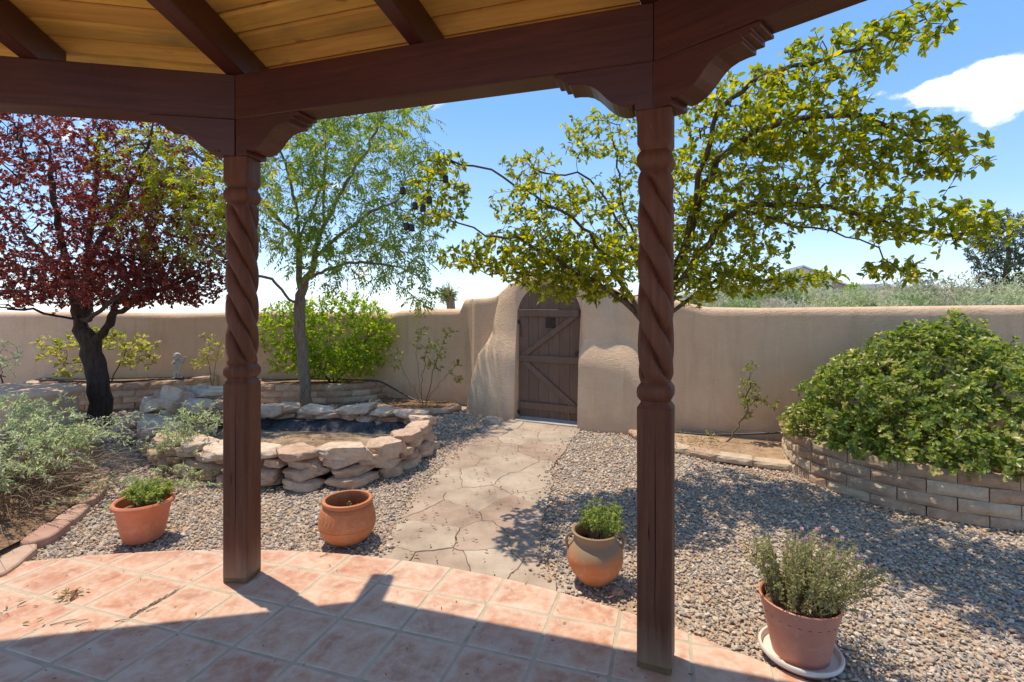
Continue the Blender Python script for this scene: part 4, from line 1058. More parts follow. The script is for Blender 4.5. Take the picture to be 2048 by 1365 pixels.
# ------------------------------------------------------------------ gravel: instanced pebbles
pcol = bpy.data.collections.new('pebble_shapes')
for k in range(10):
    bm = bmesh.new(); bmesh.ops.create_icosphere(bm, subdivisions=2, radius=1); r = random.Random(k); o3 = Vector((k * 9.1, 0, 0)); sx, sy, sz = r.uniform(.8, 1.15), r.uniform(.5, .85), r.uniform(.3, .5)
    for v in bm.verts:
        c = v.co.normalized(); c *= 1 + .22 * noise.noise(c * 1.4 + o3); v.co = Vector((c.x * sx, c.y * sy, c.z * sz))
    for f in bm.faces: f.smooth = True
    me = bpy.data.meshes.new('pebble'); bm.to_mesh(me); bm.free(); me.materials.append(PEB); pcol.objects.link(bpy.data.objects.new('pebble_shape', me))
def sample_gravel():
    out = []
    for (y0, y1, dens, s) in ((2.0, 3.3, 5200, .0079), (3.3, 4.6, 4400, .0086), (4.6, 6.2, 2700, .0102), (6.2, 8.4, 1500, .0128)):
        x0, x1 = -1.1 * y1 - .3, min(1.1 * y1 + .3, 5.2); n = int((x1 - x0) * (y1 - y0) * dens)
        x = rng.uniform(x0, x1, n); y = rng.uniform(y0, y1, n); sc_ = rng.lognormal(0, .32, n) * s
        out.append(np.stack([x, y, sc_], 1))
    A = np.concatenate(out); x, y = A[:, 0], A[:, 1]
    keep = np.hypot(x - PC[0], y - PC[1]) > PR + .01
    keep &= ~inpoly(x, y, path_poly)
    keep &= ~inpoly(x, y, [(p.x, p.y) for p in RC])
    def bed(front, back): return [(p.x, p.y) for p in front] + back
    keep &= ~inpoly(x, y, bed(C1, [(-.6, 8.2), (-2.1, 8.8)])); keep &= ~inpoly(x, y, bed(C2, [(2.8, 5.3), (3, 6), (1.95, 6.4)]))
    keep &= ~inpoly(x, y, rp_pts + [(4, 5.6)]); keep &= ~inpoly(x, y, lp_pts + [(-7, 9)]); keep &= ~inpoly(x, y, mp_pts + [(-3.3, 9.2)])
    keep &= ~inpoly(x, y, [(p.x, p.y) for p in ep] + [(-4.2, 5.2), (-6, 5.2), (-6, 2.6)])
    w = (y < 7.0 - (x - .083) * .484 + .05 + 0.6 * (x < -.7) + .9 * (x < -1.2)); keep &= w
    # bare sandy patches, along the edges and in drifts
    nz = np.array([noise.noise(Vector((a * .9, b * .9, 4))) * .6 + noise.noise(Vector((a * 3.1, b * 3.1, 1))) * .4 for a, b in zip(x, y)])
    dp = np.hypot(x - PC[0], y - PC[1]) - PR
    thin = np.clip(.40 + nz * 1.2 + np.clip(dp, 0, .35) * 1.7, .07, .95); keep &= rng.random(len(x)) < thin
    return A[keep]
G = sample_gravel(); n0_ = len(G)
st_ = []
while len(st_) < 420:
    y = rng.uniform(2.85, 6.9); x = rng.uniform(-1, 1.1)
    if inpoly(x, y, path_poly) and math.hypot(x - PC[0], y - PC[1]) > PR + .02 and min(math.hypot(x - p.x, y - p.y) for p in PL + PRt) < abs(rng.normal(0, .05)) + .01: st_.append((x, y, rng.lognormal(0, .3) * .009))
G = np.concatenate([G, np.array(st_)]); nG = len(G)
me = bpy.data.meshes.new('gravel'); me.vertices.add(nG); co3 = np.zeros((nG, 3), np.float32); co3[:, :2] = G[:, :2]; co3[:, 2] = -.026 + G[:, 2] * .25 + rng.uniform(0, .006, nG); co3[n0_:, 2] = -.003 + G[n0_:, 2] * .3
me.vertices.foreach_set('co', co3.ravel())
a = me.attributes.new('scl', 'FLOAT', 'POINT'); a.data.foreach_set('value', G[:, 2].astype(np.float32))
a = me.attributes.new('rot', 'FLOAT_VECTOR', 'POINT'); rr_ = np.stack([rng.normal(0, .3, nG), rng.normal(0, .3, nG), rng.uniform(0, 6.28, nG)], 1).astype(np.float32); a.data.foreach_set('vector', rr_.ravel())
a = me.attributes.new('pick', 'INT', 'POINT'); a.data.foreach_set('value', rng.integers(0, 10, nG).astype(np.int32))
gravel = link('gravel', me); tag(gravel, 'grey and tan pebble gravel covering the garden', 'gravel', kind='stuff')
ng = bpy.data.node_groups.new('pebble_scatter', 'GeometryNodeTree'); ng.interface.new_socket('Geometry', in_out='INPUT', socket_type='NodeSocketGeometry'); ng.interface.new_socket('Geometry', in_out='OUTPUT', socket_type='NodeSocketGeometry')
gi = ng.nodes.new('NodeGroupInput'); go = ng.nodes.new('NodeGroupOutput'); ip = ng.nodes.new('GeometryNodeInstanceOnPoints'); ci = ng.nodes.new('GeometryNodeCollectionInfo')
ci.inputs['Collection'].default_value = pcol; ci.inputs['Separate Children'].default_value = True; ci.inputs['Reset Children'].default_value = True
def na(name, t):
    n = ng.nodes.new('GeometryNodeInputNamedAttribute'); n.data_type = t; n.inputs['Name'].default_value = name; return n.outputs['Attribute']
ng.links.new(gi.outputs[0], ip.inputs['Points']); ng.links.new(ci.outputs[0], ip.inputs['Instance']); ip.inputs['Pick Instance'].default_value = True
ng.links.new(na('pick', 'INT'), ip.inputs['Instance Index']); ng.links.new(na('rot', 'FLOAT_VECTOR'), ip.inputs['Rotation']); ng.links.new(na('scl', 'FLOAT'), ip.inputs['Scale'])
ng.links.new(ip.outputs[0], go.inputs[0])
gravel.modifiers.new('scatter', 'NODES').node_group = ng

# ------------------------------------------------------------------ trees
def plum():
    base = at(197, 0, 6.6); base.z = -.02
    t = thing('plum_tree', 'purple leaved plum tree with a forked dark trunk', 'tree', tuple(base)); s = Skel(); Y = 6.6
    tr = s.limb([base, at(200, 780, Y), at(190, 720, Y), at(180, 690, Y)])
    l1 = s.limb([s.p[tr[-1]], at(160, 650, Y), at(150, 600, 6.5), at(130, 520, 6.4), at(110, 420, 6.2), at(100, 300, 6.2)], tr[-1])
    l2 = s.limb([s.p[tr[-1]], at(208, 660, Y), at(228, 620, 6.7), at(262, 570, 6.8), at(300, 480, 7.0), at(320, 380, 7.2)], tr[-1])
    l3 = s.limb([s.p[l1[3]], at(172, 600, 6.8), at(176, 500, 7), at(190, 380, 7.1), at(200, 250, 7.0)], l1[3])
    s.limb([s.p[l1[4]], at(120, 632, 6.4), at(70, 622, 6.2), at(10, 618, 6.0)], l1[4]); s.limb([s.p[l1[4]], at(180, 640, 6.2), at(205, 615, 5.9), at(260, 585, 5.6), at(330, 570, 5.4)], l1[4])
    s.limb([s.p[l2[4]], at(300, 590, 6.5), at(370, 560, 6.3), at(420, 540, 6.2)], l2[4]); s.limb([s.p[l1[8]], at(80, 500, 6.7), at(20, 440, 6.8)], l1[8]); s.limb([s.p[l3[8]], at(230, 430, 6.4), at(280, 330, 6.0), at(310, 250, 5.8)], l3[8])
    A = np.concatenate([blob(170, 390, 6.6, 265, 225, 1.7, 1250, .15, 1.55), blob(340, 560, 6.3, 110, 60, .9, 300, .1, 1.45), blob(70, 570, 6.3, 110, 50, .9, 200, .1, 1.45), blob(190, 560, 6.2, 200, 60, 1.2, 260, .1, 1.45), blob(60, 420, 6.5, 170, 190, 1.4, 340, .2, 1.55), blob(320, 470, 6.4, 130, 130, 1.1, 520, .2, 1.62), blob(240, 585, 6.1, 160, 32, .8, 90, 0, 1.5), blob(200, 260, 6.6, 250, 150, 1.6, 480, .3, 1.5)])
    s.grow(A, .09, .2, minidx=8, wob=.016); s.finish(.115, .0021, .58); s.wood('trunk', PBARK, t, base, .35)
    ids = s.leafnodes(3); f = Fol(); f.add(leaf_on(s, ids, 5, .058, .64, lambda n: tint01(n, 0, .85, .04))); f.build('crown', PLUM, t, base)
def ash():
    base = at(613, 0, 7.6); base.z = -.02
    t = thing('ash_tree', 'tall airy tree with feathery yellow green leaves behind the rock pond', 'tree', tuple(base)); s = Skel()
    tr = s.limb([base, at(608, 740, 7.6), at(600, 640, 7.6), at(602, 590, 7.6)])
    a = s.limb([s.p[tr[-1]], at(598, 520, 7.6), at(594, 430, 7.5), at(570, 330, 7.4), at(545, 250, 7.3), at(520, 150, 7.2)], tr[-1])
    b = s.limb([s.p[tr[-1]], at(622, 540, 7.6), at(642, 470, 7.6), at(690, 370, 7.5), at(735, 300, 7.4), at(765, 225, 7.3), at(780, 150, 7.2)], tr[-1])
    s.limb([s.p[tr[-3]], at(575, 595, 7.3), at(545, 560, 7.1), at(500, 545, 6.8), at(430, 500, 6.3), at(350, 470, 6.1)], tr[-3]); s.limb([s.p[a[6]], at(540, 420, 7.1), at(450, 340, 6.6), at(330, 290, 6.2), at(250, 290, 6.1)], a[6])
    s.limb([s.p[b[5]], at(720, 440, 7.3), at(800, 400, 7.1)], b[5]); s.limb([s.p[b[2]], at(690, 530, 7.3), at(780, 530, 7.1), at(850, 560, 6.9)], b[2]); s.limb([s.p[a[7]], at(640, 380, 7.7), at(660, 260, 7.8)], a[7]); s.limb([s.p[b[9]], at(650, 280, 7.6), at(620, 200, 7.8)], b[9])
    A = np.concatenate([blob(580, 290, 7.4, 170, 110, 1.1, 170, .1), blob(740, 330, 7.3, 150, 120, 1.0, 210, .1), blob(800, 470, 7.1, 90, 100, .7, 110, .1), blob(690, 500, 7.2, 130, 80, .8, 110), blob(310, 320, 6.2, 110, 70, .5, 80), blob(390, 420, 6.2, 90, 110, .5, 110), blob(280, 440, 6.1, 60, 60, .4, 25),
                        blob(560, 440, 7.2, 70, 80, .8, 70), blob(845, 585, 6.9, 35, 35, .3, 14), blob(700, 230, 7.6, 170, 60, 1, 90)])
    s.grow(A, .09, .25, minidx=10, wob=.014, up=.15); s.finish(.078, .0022, .58); s.wood('trunk', ABARK, t, base, .3)
    ids = s.leafnodes(2); ids = rng.permutation(ids); f = Fol(); n = len(ids); ii = np.concatenate([ids, ids[:int(n * .8)]])
    P = s.P[ii]; D = s.D[ii] * .5 + rdir(len(ii), -.1) * .8; tt = tint01(len(ii), 0, .75, .05)
    yel = (P[:, 0] < -2.9) & (P[:, 1] < 6.9); tt[yel] = rng.uniform(.6, 1, yel.sum())
    f.add(compound(P, D, 5, .20, .074, .33, tt)); f.build('crown', ASHL, t, base)
def crab():
    base = at(1311, 0, 4.55); base.z = -.02
    t = thing('crabapple_tree', 'spreading crabapple tree with green and yellow leaves over the gate and gravel', 'tree', tuple(base)); s = Skel()
    tr = s.limb([base, at(1314, 860, 4.55), at(1308, 760, 4.55), at(1306, 700, 4.55)])
    a = s.limb([s.p[tr[-2]], at(1290, 655, 4.5), at(1262, 612, 4.45), at(1225, 585, 4.4), at(1160, 565, 4.35), at(1070, 548, 4.3), at(990, 545, 4.2), at(935, 535, 4.1)], tr[-2])
    b = s.limb([s.p[tr[-1]], at(1300, 600, 4.6), at(1275, 500, 4.7), at(1245, 400, 4.8), at(1232, 310, 4.8), at(1210, 230, 4.8)], tr[-1])
    c = s.limb([s.p[tr[-1]], at(1335, 590, 4.5), at(1375, 480, 4.3), at(1398, 400, 4.1), at(1440, 320, 3.8), at(1520, 260, 3.5), at(1640, 235, 3.2), at(1770, 245, 3.0), at(1870, 290, 2.9), at(1950, 310, 2.85)], tr[-1])
    d = s.limb([s.p[c[4]], at(1450, 440, 4.1), at(1560, 410, 3.8), at(1680, 420, 3.5), at(1790, 450, 3.3), at(1880, 470, 3.2), at(1990, 460, 3.1)], c[4])
    e = s.limb([s.p[c[8]], at(1430, 250, 3.7), at(1500, 170, 3.4), at(1600, 130, 3.1), at(1730, 90, 2.9), at(1850, 30, 2.8)], c[8])
    s.limb([s.p[a[4]], at(1180, 470, 4.1), at(1080, 400, 3.9), at(960, 340, 3.8), at(885, 320, 3.75)], a[4]); s.limb([s.p[a[6]], at(1080, 500, 4.0), at(980, 470, 3.9), at(900, 440, 3.8)], a[6])
    s.limb([s.p[b[7]], at(1180, 360, 4.6), at(1090, 350, 4.5), at(1030, 310, 4.5)], b[7]); s.limb([s.p[c[3]], at(1430, 560, 4.4), at(1510, 560, 4.4), at(1600, 555, 4.4), at(1660, 545, 4.4)], c[3])
    s.limb([s.p[d[8]], at(1720, 480, 3.5), at(1780, 530, 3.4), at(1830, 560, 3.3)], d[8]); s.limb([s.p[b[5]], at(1330, 380, 4.9), at(1390, 280, 5.0)], b[5])
    A = np.concatenate([blob(1050, 510, 4.2, 120, 55, .45, 200), blob(930, 515, 4.0, 60, 30, .3, 28), blob(885, 380, 3.8, 60, 85, .3, 70), blob(1185, 520, 4.2, 110, 60, .6, 210), blob(1100, 410, 4.1, 130, 50, .45, 100), blob(1060, 335, 4.5, 70, 30, .3, 26), blob(1200, 270, 4.7, 85, 55, .4, 60),
        blob(1300, 420, 4.6, 110, 150, .8, 190), blob(1440, 490, 4.3, 120, 90, .7, 230), blob(1480, 350, 4.0, 140, 110, .7, 290), blob(1450, 220, 3.8, 90, 60, .5, 90), blob(1590, 250, 3.3, 140, 60, .5, 150), blob(1760, 290, 3.0, 140, 48, .4, 110), blob(1890, 320, 2.9, 75, 40, .3, 40),
        blob(1660, 130, 3.0, 130, 50, .4, 70), blob(1800, 70, 2.85, 90, 50, .3, 38), blob(1640, 400, 3.6, 150, 60, .5, 130), blob(1830, 445, 3.25, 120, 45, .4, 90), blob(1950, 470, 3.1, 55, 35, .3, 22), blob(1470, 565, 4.4, 110, 35, .5, 100), blob(1610, 560, 4.4, 60, 22, .4, 30), blob(1800, 540, 3.4, 60, 30, .3, 24), blob(1170, 590, 4.3, 110, 20, .4, 45), blob(1110, 560, 4.2, 110, 26, .4, 60), blob(1380, 560, 4.3, 60, 60, .5, 50)])
    s.grow(A, .075, .25, minidx=8, wob=.012); s.finish(.078, .0021, .57); s.wood('trunk', CBARK, t, base, .25)
    ids = s.leafnodes(4); f = Fol(); f.add(leaf_on(s, ids, 5, .050, .54, lambda n: tint01(n, 0, .92, .05), big=True, fold=.16, droop=.25)); f.build('crown', CRABL, t, base)
DENS = 2.2; plum(); DENS = 1.7; ash(); DENS = 2.7; crab(); DENS = 1.15
def shrub(name, label, base, blobs, mat, L, Wr, per, stems, r0=.02, group=None, big=False, bark=TWIG, obov=False, tint=None, rt=.0018, thr=5, cat='shrub', step=.06, up=.2, parts=True):
    t = thing(name, label, cat, tuple(base), 0, group); s = Skel()
    root = s.node(np.array(base) - (0, 0, .04), -1)
    for q in stems: s.limb([Vector(s.p[root])] + [Vector(x) for x in q], root, step)
    A = np.concatenate(blobs); s.grow(A, step, .2, wob=.008, up=.1); s.finish(r0, rt, .58); s.wood('stems', bark, t, base)
    ids = s.leafnodes(thr); f = Fol(); f.add(leaf_on(s, ids, per, L, Wr, tint or (lambda n: tint01(n)), up=up, big=big, obov=obov)); f.build('foliage', mat, t, base); return t
# glossy mound in the tall round planter
def dome(cx, cy, z0, rx, ry, rz, n, lo=.62):
    d = nrm(rng.normal(size=(n, 3))); d[:, 2] = np.abs(d[:, 2]); r = lo + (1 - lo) * rng.random(n) ** .6
    lump = np.array([1 + .16 * noise.noise(Vector(v * 2.3)) + .12 * noise.noise(Vector(v * 6.5)) for v in d])
    return d * (r * lump)[:, None] * np.array([rx, ry, rz]) + np.array([cx, cy, z0])
b0 = Vector((3.85, 4.60, .31))
def bigbush():
    t = thing('mounded_shrub', 'large glossy green mounded shrub filling the tall round planter', 'shrub', tuple(b0)); s = Skel(); root = s.node(np.array(b0) - (0, 0, .04), -1)
    for k in range(14):
        a = k * 2.4; s.limb([Vector(s.p[root]), b0 + Vector((math.cos(a) * .25, math.sin(a) * .2, .25)), b0 + Vector((math.cos(a) * .6, math.sin(a) * .5, .45 + .3 * (k % 3)))], root, .08)
    A = dome(3.85, 4.60, .36, 1.38, 1.10, 1.02, 3900, .72); kk_ = 1 - .34 * ((A[:, 2] - .36) / 1.02) ** 1.3; A[:, 0] = 3.96 + (A[:, 0] - 3.85) * kk_; A[:, 1] = 4.6 + (A[:, 1] - 4.6) * kk_; A = np.concatenate([A, dome(3.9, 4.2, .34, 1.25, .85, .42, 800, .7)])
    wallv = (7.0 - (A[:, 0] - .083) * .484 + .02); A = A[A[:, 1] < wallv - .1]
    s.grow(A, .09, .2, wob=.01); s.finish(.04, .0018, .6); s.wood('stems', TWIG, t, b0)
    tips = np.where(s.kids == 0)[0]; cand = np.where(s.cnt < 5)[0]; c0 = np.array([3.85, 4.6, .4]); q = (s.P[cand] - c0) / np.array([1.38, 1.1, 1.02]); cand = cand[np.linalg.norm(q, axis=1) > .5]
    f = Fol()
    ii = np.repeat(tips, 11); k = np.tile(np.arange(11), len(tips)); out = nrm(s.P[ii] - c0); out[:, 2] += .5; out = nrm(out); x = nrm(np.cross(out, [0.1, .9, .3])); y = np.cross(out, x); an = k * 2.4 + rng.random(len(ii))
    D = out * (.35 + .08 * k[:, None]) + (x * np.cos(an)[:, None] + y * np.sin(an)[:, None]) * .9; l = rng.uniform(.032, .052, len(ii))
    base_t = np.repeat(rng.beta(2, 2.4, len(tips)), 11); f.add(leaves(s.P[ii] + rng.normal(size=(len(ii), 3)) * .008, D, out, l, l * .52, np.clip(base_t + rng.normal(0, .16, len(ii)), 0, .99), big=True, obov=True, fold=.12, droop=.1))
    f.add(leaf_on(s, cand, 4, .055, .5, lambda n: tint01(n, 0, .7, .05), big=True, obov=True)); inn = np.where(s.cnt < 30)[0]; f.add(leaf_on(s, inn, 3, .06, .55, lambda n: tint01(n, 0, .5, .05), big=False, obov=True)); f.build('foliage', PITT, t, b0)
bigbush()
b1 = at(665, 0, 8.35); b1.z = .29
shrub('leafy_shrub', 'dense lime green shrub in the middle block planter, right of the ash trunk', b1, [blob(680, 665, 8.3, 112, 82, .45, 1100, .35, .45), blob(575, 660, 8.35, 60, 65, .35, 330, .2, .45), blob(650, 728, 8.2, 125, 36, .4, 360, .1, .34)], LIME, .066, .5, 5,
      [[b1 + Vector((dx * .5, dy, .3)), b1 + Vector((dx, dy, .8))] for dx, dy in ((-.5, 0), (-.2, .1), (.1, -.1), (.4, 0), (.6, .05))], .025, big=False, bark=PBARK)
b2 = at(218, 0, 7.95); b2.z = .36
shrub('leafy_shrub', 'sparse yellow green shrub in the left block planter, behind the plum trunk', b2, [blob(130, 700, 7.9, 65, 30, .3, 60), blob(250, 690, 7.95, 65, 24, .3, 60), blob(280, 720, 7.9, 35, 22, .25, 24), blob(140, 745, 7.9, 35, 15, .25, 14), blob(190, 670, 7.95, 60, 12, .3, 30)], YELLO, .09, .6, 3,
      [[at(235, 735, 7.95), at(250, 710, 7.9), at(248, 690, 7.9)], [at(205, 730, 7.95), at(185, 700, 7.9)], [at(190, 745, 7.9), at(150, 720, 7.9)]], .014, bark=PBARK, up=.5)
b3 = at(425, 0, 8.2); b3.z = 0.28
shrub('leafy_shrub', 'thin twiggy pale shrub right of the cherub statue', b3, [blob(420, 700, 8.2, 34, 34, .2, 46), blob(400, 725, 8.2, 20, 16, .2, 16)], YELLO, .055, .5, 4, [[at(420, 735, 8.2), at(412, 700, 8.2)], [at(432, 730, 8.2), at(440, 690, 8.2)]], .008, bark=TWIG)
b4 = at(846, 0, 7.75); b4.z = .03
shrub('rose_bush', 'straggly rose bush with sparse yellowing leaves on bare canes beside the gate buttress', b4, [blob(790, 715, 7.8, 22, 25, .15, 16), blob(850, 680, 7.75, 30, 30, .2, 30), blob(870, 710, 7.7, 30, 35, .2, 36), blob(900, 665, 7.7, 18, 14, .15, 12), blob(918, 725, 7.7, 14, 10, .1, 8), blob(915, 760, 7.6, 12, 8, .1, 7)], ROSEL, .055, .6, 4,
      [[at(818, 765, 7.8), at(800, 725, 7.8)], [at(838, 760, 7.75), at(832, 700, 7.8), at(842, 660, 7.8)], [at(862, 770, 7.7), at(872, 720, 7.7), at(895, 670, 7.7)], [at(870, 780, 7.65), at(890, 755, 7.65), at(912, 728, 7.7)], [at(842, 770, 7.7), at(850, 730, 7.7), at(855, 690, 7.7)]], .012, cat='bush', bark=TWIG)
b5 = at(1442, 0, 5.72); b5.z = .01
shrub('small_bush', 'small crooked bush with few leaves in the sandy bed left of the tall planter', b5, [blob(1497, 790, 5.7, 22, 42, .12, 44), blob(1503, 735, 5.7, 16, 12, .1, 12), blob(1540, 805, 5.7, 22, 14, .1, 12), blob(1498, 835, 5.7, 14, 8, .1, 5)], ROSEL, .045, .5, 5,
      [[at(1470, 862, 5.7), at(1487, 832, 5.7), at(1495, 790, 5.7), at(1500, 745, 5.7)], [at(1425, 868, 5.72), at(1398, 850, 5.72)]], .011, cat='bush', bark=TWIG, rt=.0016)
b6 = at(10, 0, 6.3); b6.z = 0
shrub('small_bush', 'loose green bush at the left edge behind the rounded stucco bench', b6, [blob(0, 720, 6.3, 26, 60, .3, 60)], SAGE, .06, .4, 3, [[at(5, 800, 6.3), at(0, 740, 6.3)]], .01, cat='bush')

# sage: arching dry stems, grey leaves, lavender spikes
def sage(label, base, n, reach, height, spread, sd, leafy=1.0, dirbias=(0, 0), spikes=.15, L=.04, bare=.42):
    t = thing('sage_bush', label, 'bush', tuple(base), 0, 'sage bushes'); mb = MB(); f = Fol(); g = Fol(); r = np.random.default_rng(sd); Pl = []; Dl = []; Pf = []; Df = []
    for k in range(n):
        a = r.uniform(0, 2*math.pi); rad = r.random() ** .5; bx = base + Vector((math.cos(a) * spread[0] * rad, math.sin(a) * spread[1] * rad, .0))
        d = Vector((math.cos(a) * rad + dirbias[0] + r.normal() * .25, math.sin(a) * rad + dirbias[1] + r.normal() * .25, 0)); rc = reach * r.uniform(.45, 1.1); h = height * r.uniform(.5, 1.1) * (1.15 - .35 * rad)
        spike = r.random() < spikes
        if spike: rc *= 1.25; h *= 1.15
        pts = []; m = 9
        for j in range(m + 1):
            q = j / m; p = bx + d * rc * (q ** 1.4) + Vector((0, 0, h * (1 - (1 - q) ** 1.8) - .22 * h * q ** 4 * rad * 1.5)); p += Vector(tuple(r.normal(size=3) * .012)); p.z = max(p.z, .015); pts.append(p)
        mb.tube(pts, [.0036 * (1 - .65 * j / m) for j in range(m + 1)], 3, False)
        for j in range(m):
            q = j / m
            if q < bare and r.random() > (.08 if bare < .5 else .01): continue
            seg = pts[j+1] - pts[j]; cnt = int((4 + 9 * leafy) * (.6 + q) * .5)
            for _ in range(cnt):
                p = pts[j] + seg * r.random()
                if spike and q > .68: Pf.append(p); Df.append(Vector(tuple(r.normal(size=3))) + seg.normalized())
                else: Pl.append(p); Dl.append(Vector(tuple(r.normal(size=3))) * .8 + seg.normalized() * .9)
    mb_me = npmesh('stems', np.array([tuple(v) for v in mb.V]) - np.array(base), np.array(mb.F)); link('stems', mb_me, DRYS, t)
    P = np.array([tuple(p) for p in Pl]); D = np.array([tuple(p) for p in Dl]); nn = len(P); l = r.uniform(.6, 1.2, nn) * L
    f.add(leaves(P, D, rdir(nn, 1), l, l * .3, tint01(nn, 0, .9, .06))); f.build('foliage', SAGE, t, base)
    if Pf:
        P = np.array([tuple(p) for p in Pf]); D = np.array([tuple(p) for p in Df]); nn = len(P); g.add(leaves(P, D, rdir(nn), .014, .008, r.random(nn))); g.build('flower_spikes', LAV, t, base)
sage('big silvery sage bush with dry arching stems at the left corner of the patio', Vector((-4.32, 4.05, 0)), 340, .62, .78, (.52, .60), 1, 1.0, (.12, -.05), .13, .042)
sage('tangle of dry brown sage stems behind the reddish edging stones', Vector((-4.0, 3.8, 0)), 480, .66, .46, (.45, .55), 7, .0, (.15, -.2), 0, .03, .93)
sage('small silvery sage bush growing against the rock pond behind the left post', Vector((-3.05, 4.85, 0)), 60, .30, .60, (.12, .12), 2, .7, (.0, -.1), .15, .04)
sage('low green sage shoots straggling over the gravel behind the orange pot', Vector((-3.05, 4.3, 0)), 34, .5, .16, (.28, .4), 3, .8, (.2, -.2), 0, .04)

# ------------------------------------------------------------------ stucco bench, statue, box, hoses
bench = thing('stucco_bench', 'rounded tan stucco bench end at the left edge beside the sage bush', 'bench', (-6.0, 5.9, 0))
V = []; n = 36
for (f, z) in ((1.0, -.02), (.99, .2), (.97, .44), (1.04, .52), (1.06, .545), (1.02, .575), (.9, .59), (.5, .595), (.02, .595)):
    for k in range(n):
        t = 2*math.pi*k/n; c, s_ = math.cos(t), math.sin(t); q = 1 / ((abs(c)**3 + abs(s_)**3) ** (1/3)); V.append((c*q*.78*f, s_*q*.42*f, z + .01 * noise.noise(Vector((c*2, s_*2, z*3)))))
MB().add(V, [[i*n+k, i*n+(k+1) % n, (i+1)*n+(k+1) % n, (i+1)*n+k] for i in range(8) for k in range(n)] + [list(range(n))[::-1], [8*n+k for k in range(n)]]).build('bench_body', STUCCO, bench, smooth=True, rot=(0, 0, .1))

def statue():
    base = at(355, 0, 8.1); base.z = .365
    t = thing('cherub_statue', 'small pale cherub statue standing on the left planter against the wall', 'statue', tuple(base))
    H = .43
    sk = bpy.data.meshes.new('figure')
    J = [((0, 0, .16), .045), ((0, 0, .22), .047), ((0, .0, .28), .042), ((0, -.005, .315), .03),         # pelvis, waist, chest, neck
         ((-.028, 0, .135), .032), ((-.030, -.012, .085), .026), ((-.030, .0, .04), .019), ((-.032, -.02, .03), .016),
         ((.028, 0, .135), .032), ((.032, -.012, .085), .026), ((.030, .0, .04), .019), ((.032, -.02, .03), .016),
         ((-.055, 0, .30), .022), ((-.068, -.02, .252), .018), ((-.03, -.055, .272), .014), ((-.018, -.06, .30), .013),
         ((.055, 0, .30), .022), ((.068, -.02, .252), .018), ((.03, -.055, .268), .014), ((.018, -.06, .30), .013)]
    Ed = [(0,1),(1,2),(2,3),(0,4),(4,5),(5,6),(6,7),(0,8),(8,9),(9,10),(10,11),(2,12),(12,13),(13,14),(14,15),(2,16),(16,17),(17,18),(18,19)]
    sk.from_pydata([j[0] for j in J], Ed, []); o = link('figure', sk, STATUEM, t)
    m = o.modifiers.new('s', 'SKIN'); 
    for v, j in zip(sk.skin_vertices[0].data, J): v.radius = (j[1], j[1])
    sk.skin_vertices[0].data[0].use_root = True; m.use_smooth_shade = True; o.modifiers.new('d', 'SUBSURF').levels = 1; o.modifiers[-1].render_levels = 2
    bm = bmesh.new(); bmesh.ops.create_icosphere(bm, subdivisions=4, radius=1)
    for v in bm.verts:
        c = v.co.copy(); q = Vector((c.x * .050, c.y * .050, c.z * .055)); 
        hair = sm(.15, -.05, -c.y * .9 - c.z * .9 + .35) if c.y < .3 else 1
        q *= 1 + hair * (.16 + .09 * noise.noise(c * 4.2))
        if c.y < -.3:                                 # face: brow, eye sockets, nose, mouth
            q.y -= .010 * math.exp(-((c.x/.14)**2 + ((c.z+.12)/.16)**2)); q.y += .007 * (math.exp(-(((abs(c.x)-.36)/.15)**2 + ((c.z-.02)/.13)**2))); q.y += .004 * math.exp(-((c.x/.25)**2 + ((c.z+.45)/.06)**2))
        v.co = q
    for f in bm.faces: f.smooth = True
    me = bpy.data.meshes.new('head'); bm.to_mesh(me); bm.free(); link('head', me, STATUEM, t, (0, -.012, .372), (.28, 0, .1))
    for sg in (-1, 1):      # small wings behind the shoulders
        pts = [(0, 0), (.03, .045), (.06, .075), (.085, .07), (.09, .04), (.075, .0), (.055, -.03), (.03, -.045), (.008, -.03)]; k = len(pts)
        V = [(sg * (x + .02), .035 + .02 * x / .09, .29 + z) for x, z in pts] + [(sg * (x + .02), .048 + .02 * x / .09, .29 + z) for x, z in pts]
        F = [list(range(k)), [k + i for i in range(k)][::-1]] + [[i, k+i, k+(i+1) % k, (i+1) % k] for i in range(k)]
        MB().add(V, F).build('wing', STATUEM, t, bevel=.003)
    sk2 = MB().lathe([(.040, .15), (.062, .155), (.066, .17), (.058, .195), (.050, .20)], 20, fn=lambda r, z, th: r * (1 + .08 * math.sin(th * 7))); sk2.build('drapery', STATUEM, t, smooth=True)
    MB().lathe([(.085, 0), (.088, .012), (.078, .024), (.062, .034), (.03, .04)], 24, fn=lambda r, z, th: r * (1 + .06 * math.sin(th * 5 + 1))).build('plinth', STATUEM, t, smooth=True)
statue()
bx = thing('utility_box', 'small grey ribbed plastic box at the foot of the rock pond', 'box', tuple(gr(299, 884))); mb = MB().box((-.055, -.04, 0), (.055, .04, .13))
mb.build('box_body', GREYP, bx, bevel=.008)
for k in range(4): MB().box((-.045 + .026*k, -.046, .01), (-.033 + .026*k, -.0402, .12)).build('rib', GREYP, bx, bevel=.002)
def hose(label, pts, r=.012):
    c = catmull(pts, 10); mb = MB(); mb.tube(c, r, 8); o = mb.build('drip_hose', HOSE, None, smooth=True); tag(o, label, 'hose', 'black drip hoses')
hose('black drip hose lying along the left planter in front of the statue', [Vector((-8.3, 7.9, .12)), Vector((-7.6, 8.0, .36)), Vector((-7.2, 7.8, .40)), Vector((-6.6, 7.75, .385)), Vector((-6.0, 7.85, .375)), Vector((-5.6, 7.98, .385)), Vector((-5.25, 8.05, .39)), Vector((-5.1, 8.25, .36))], .014)
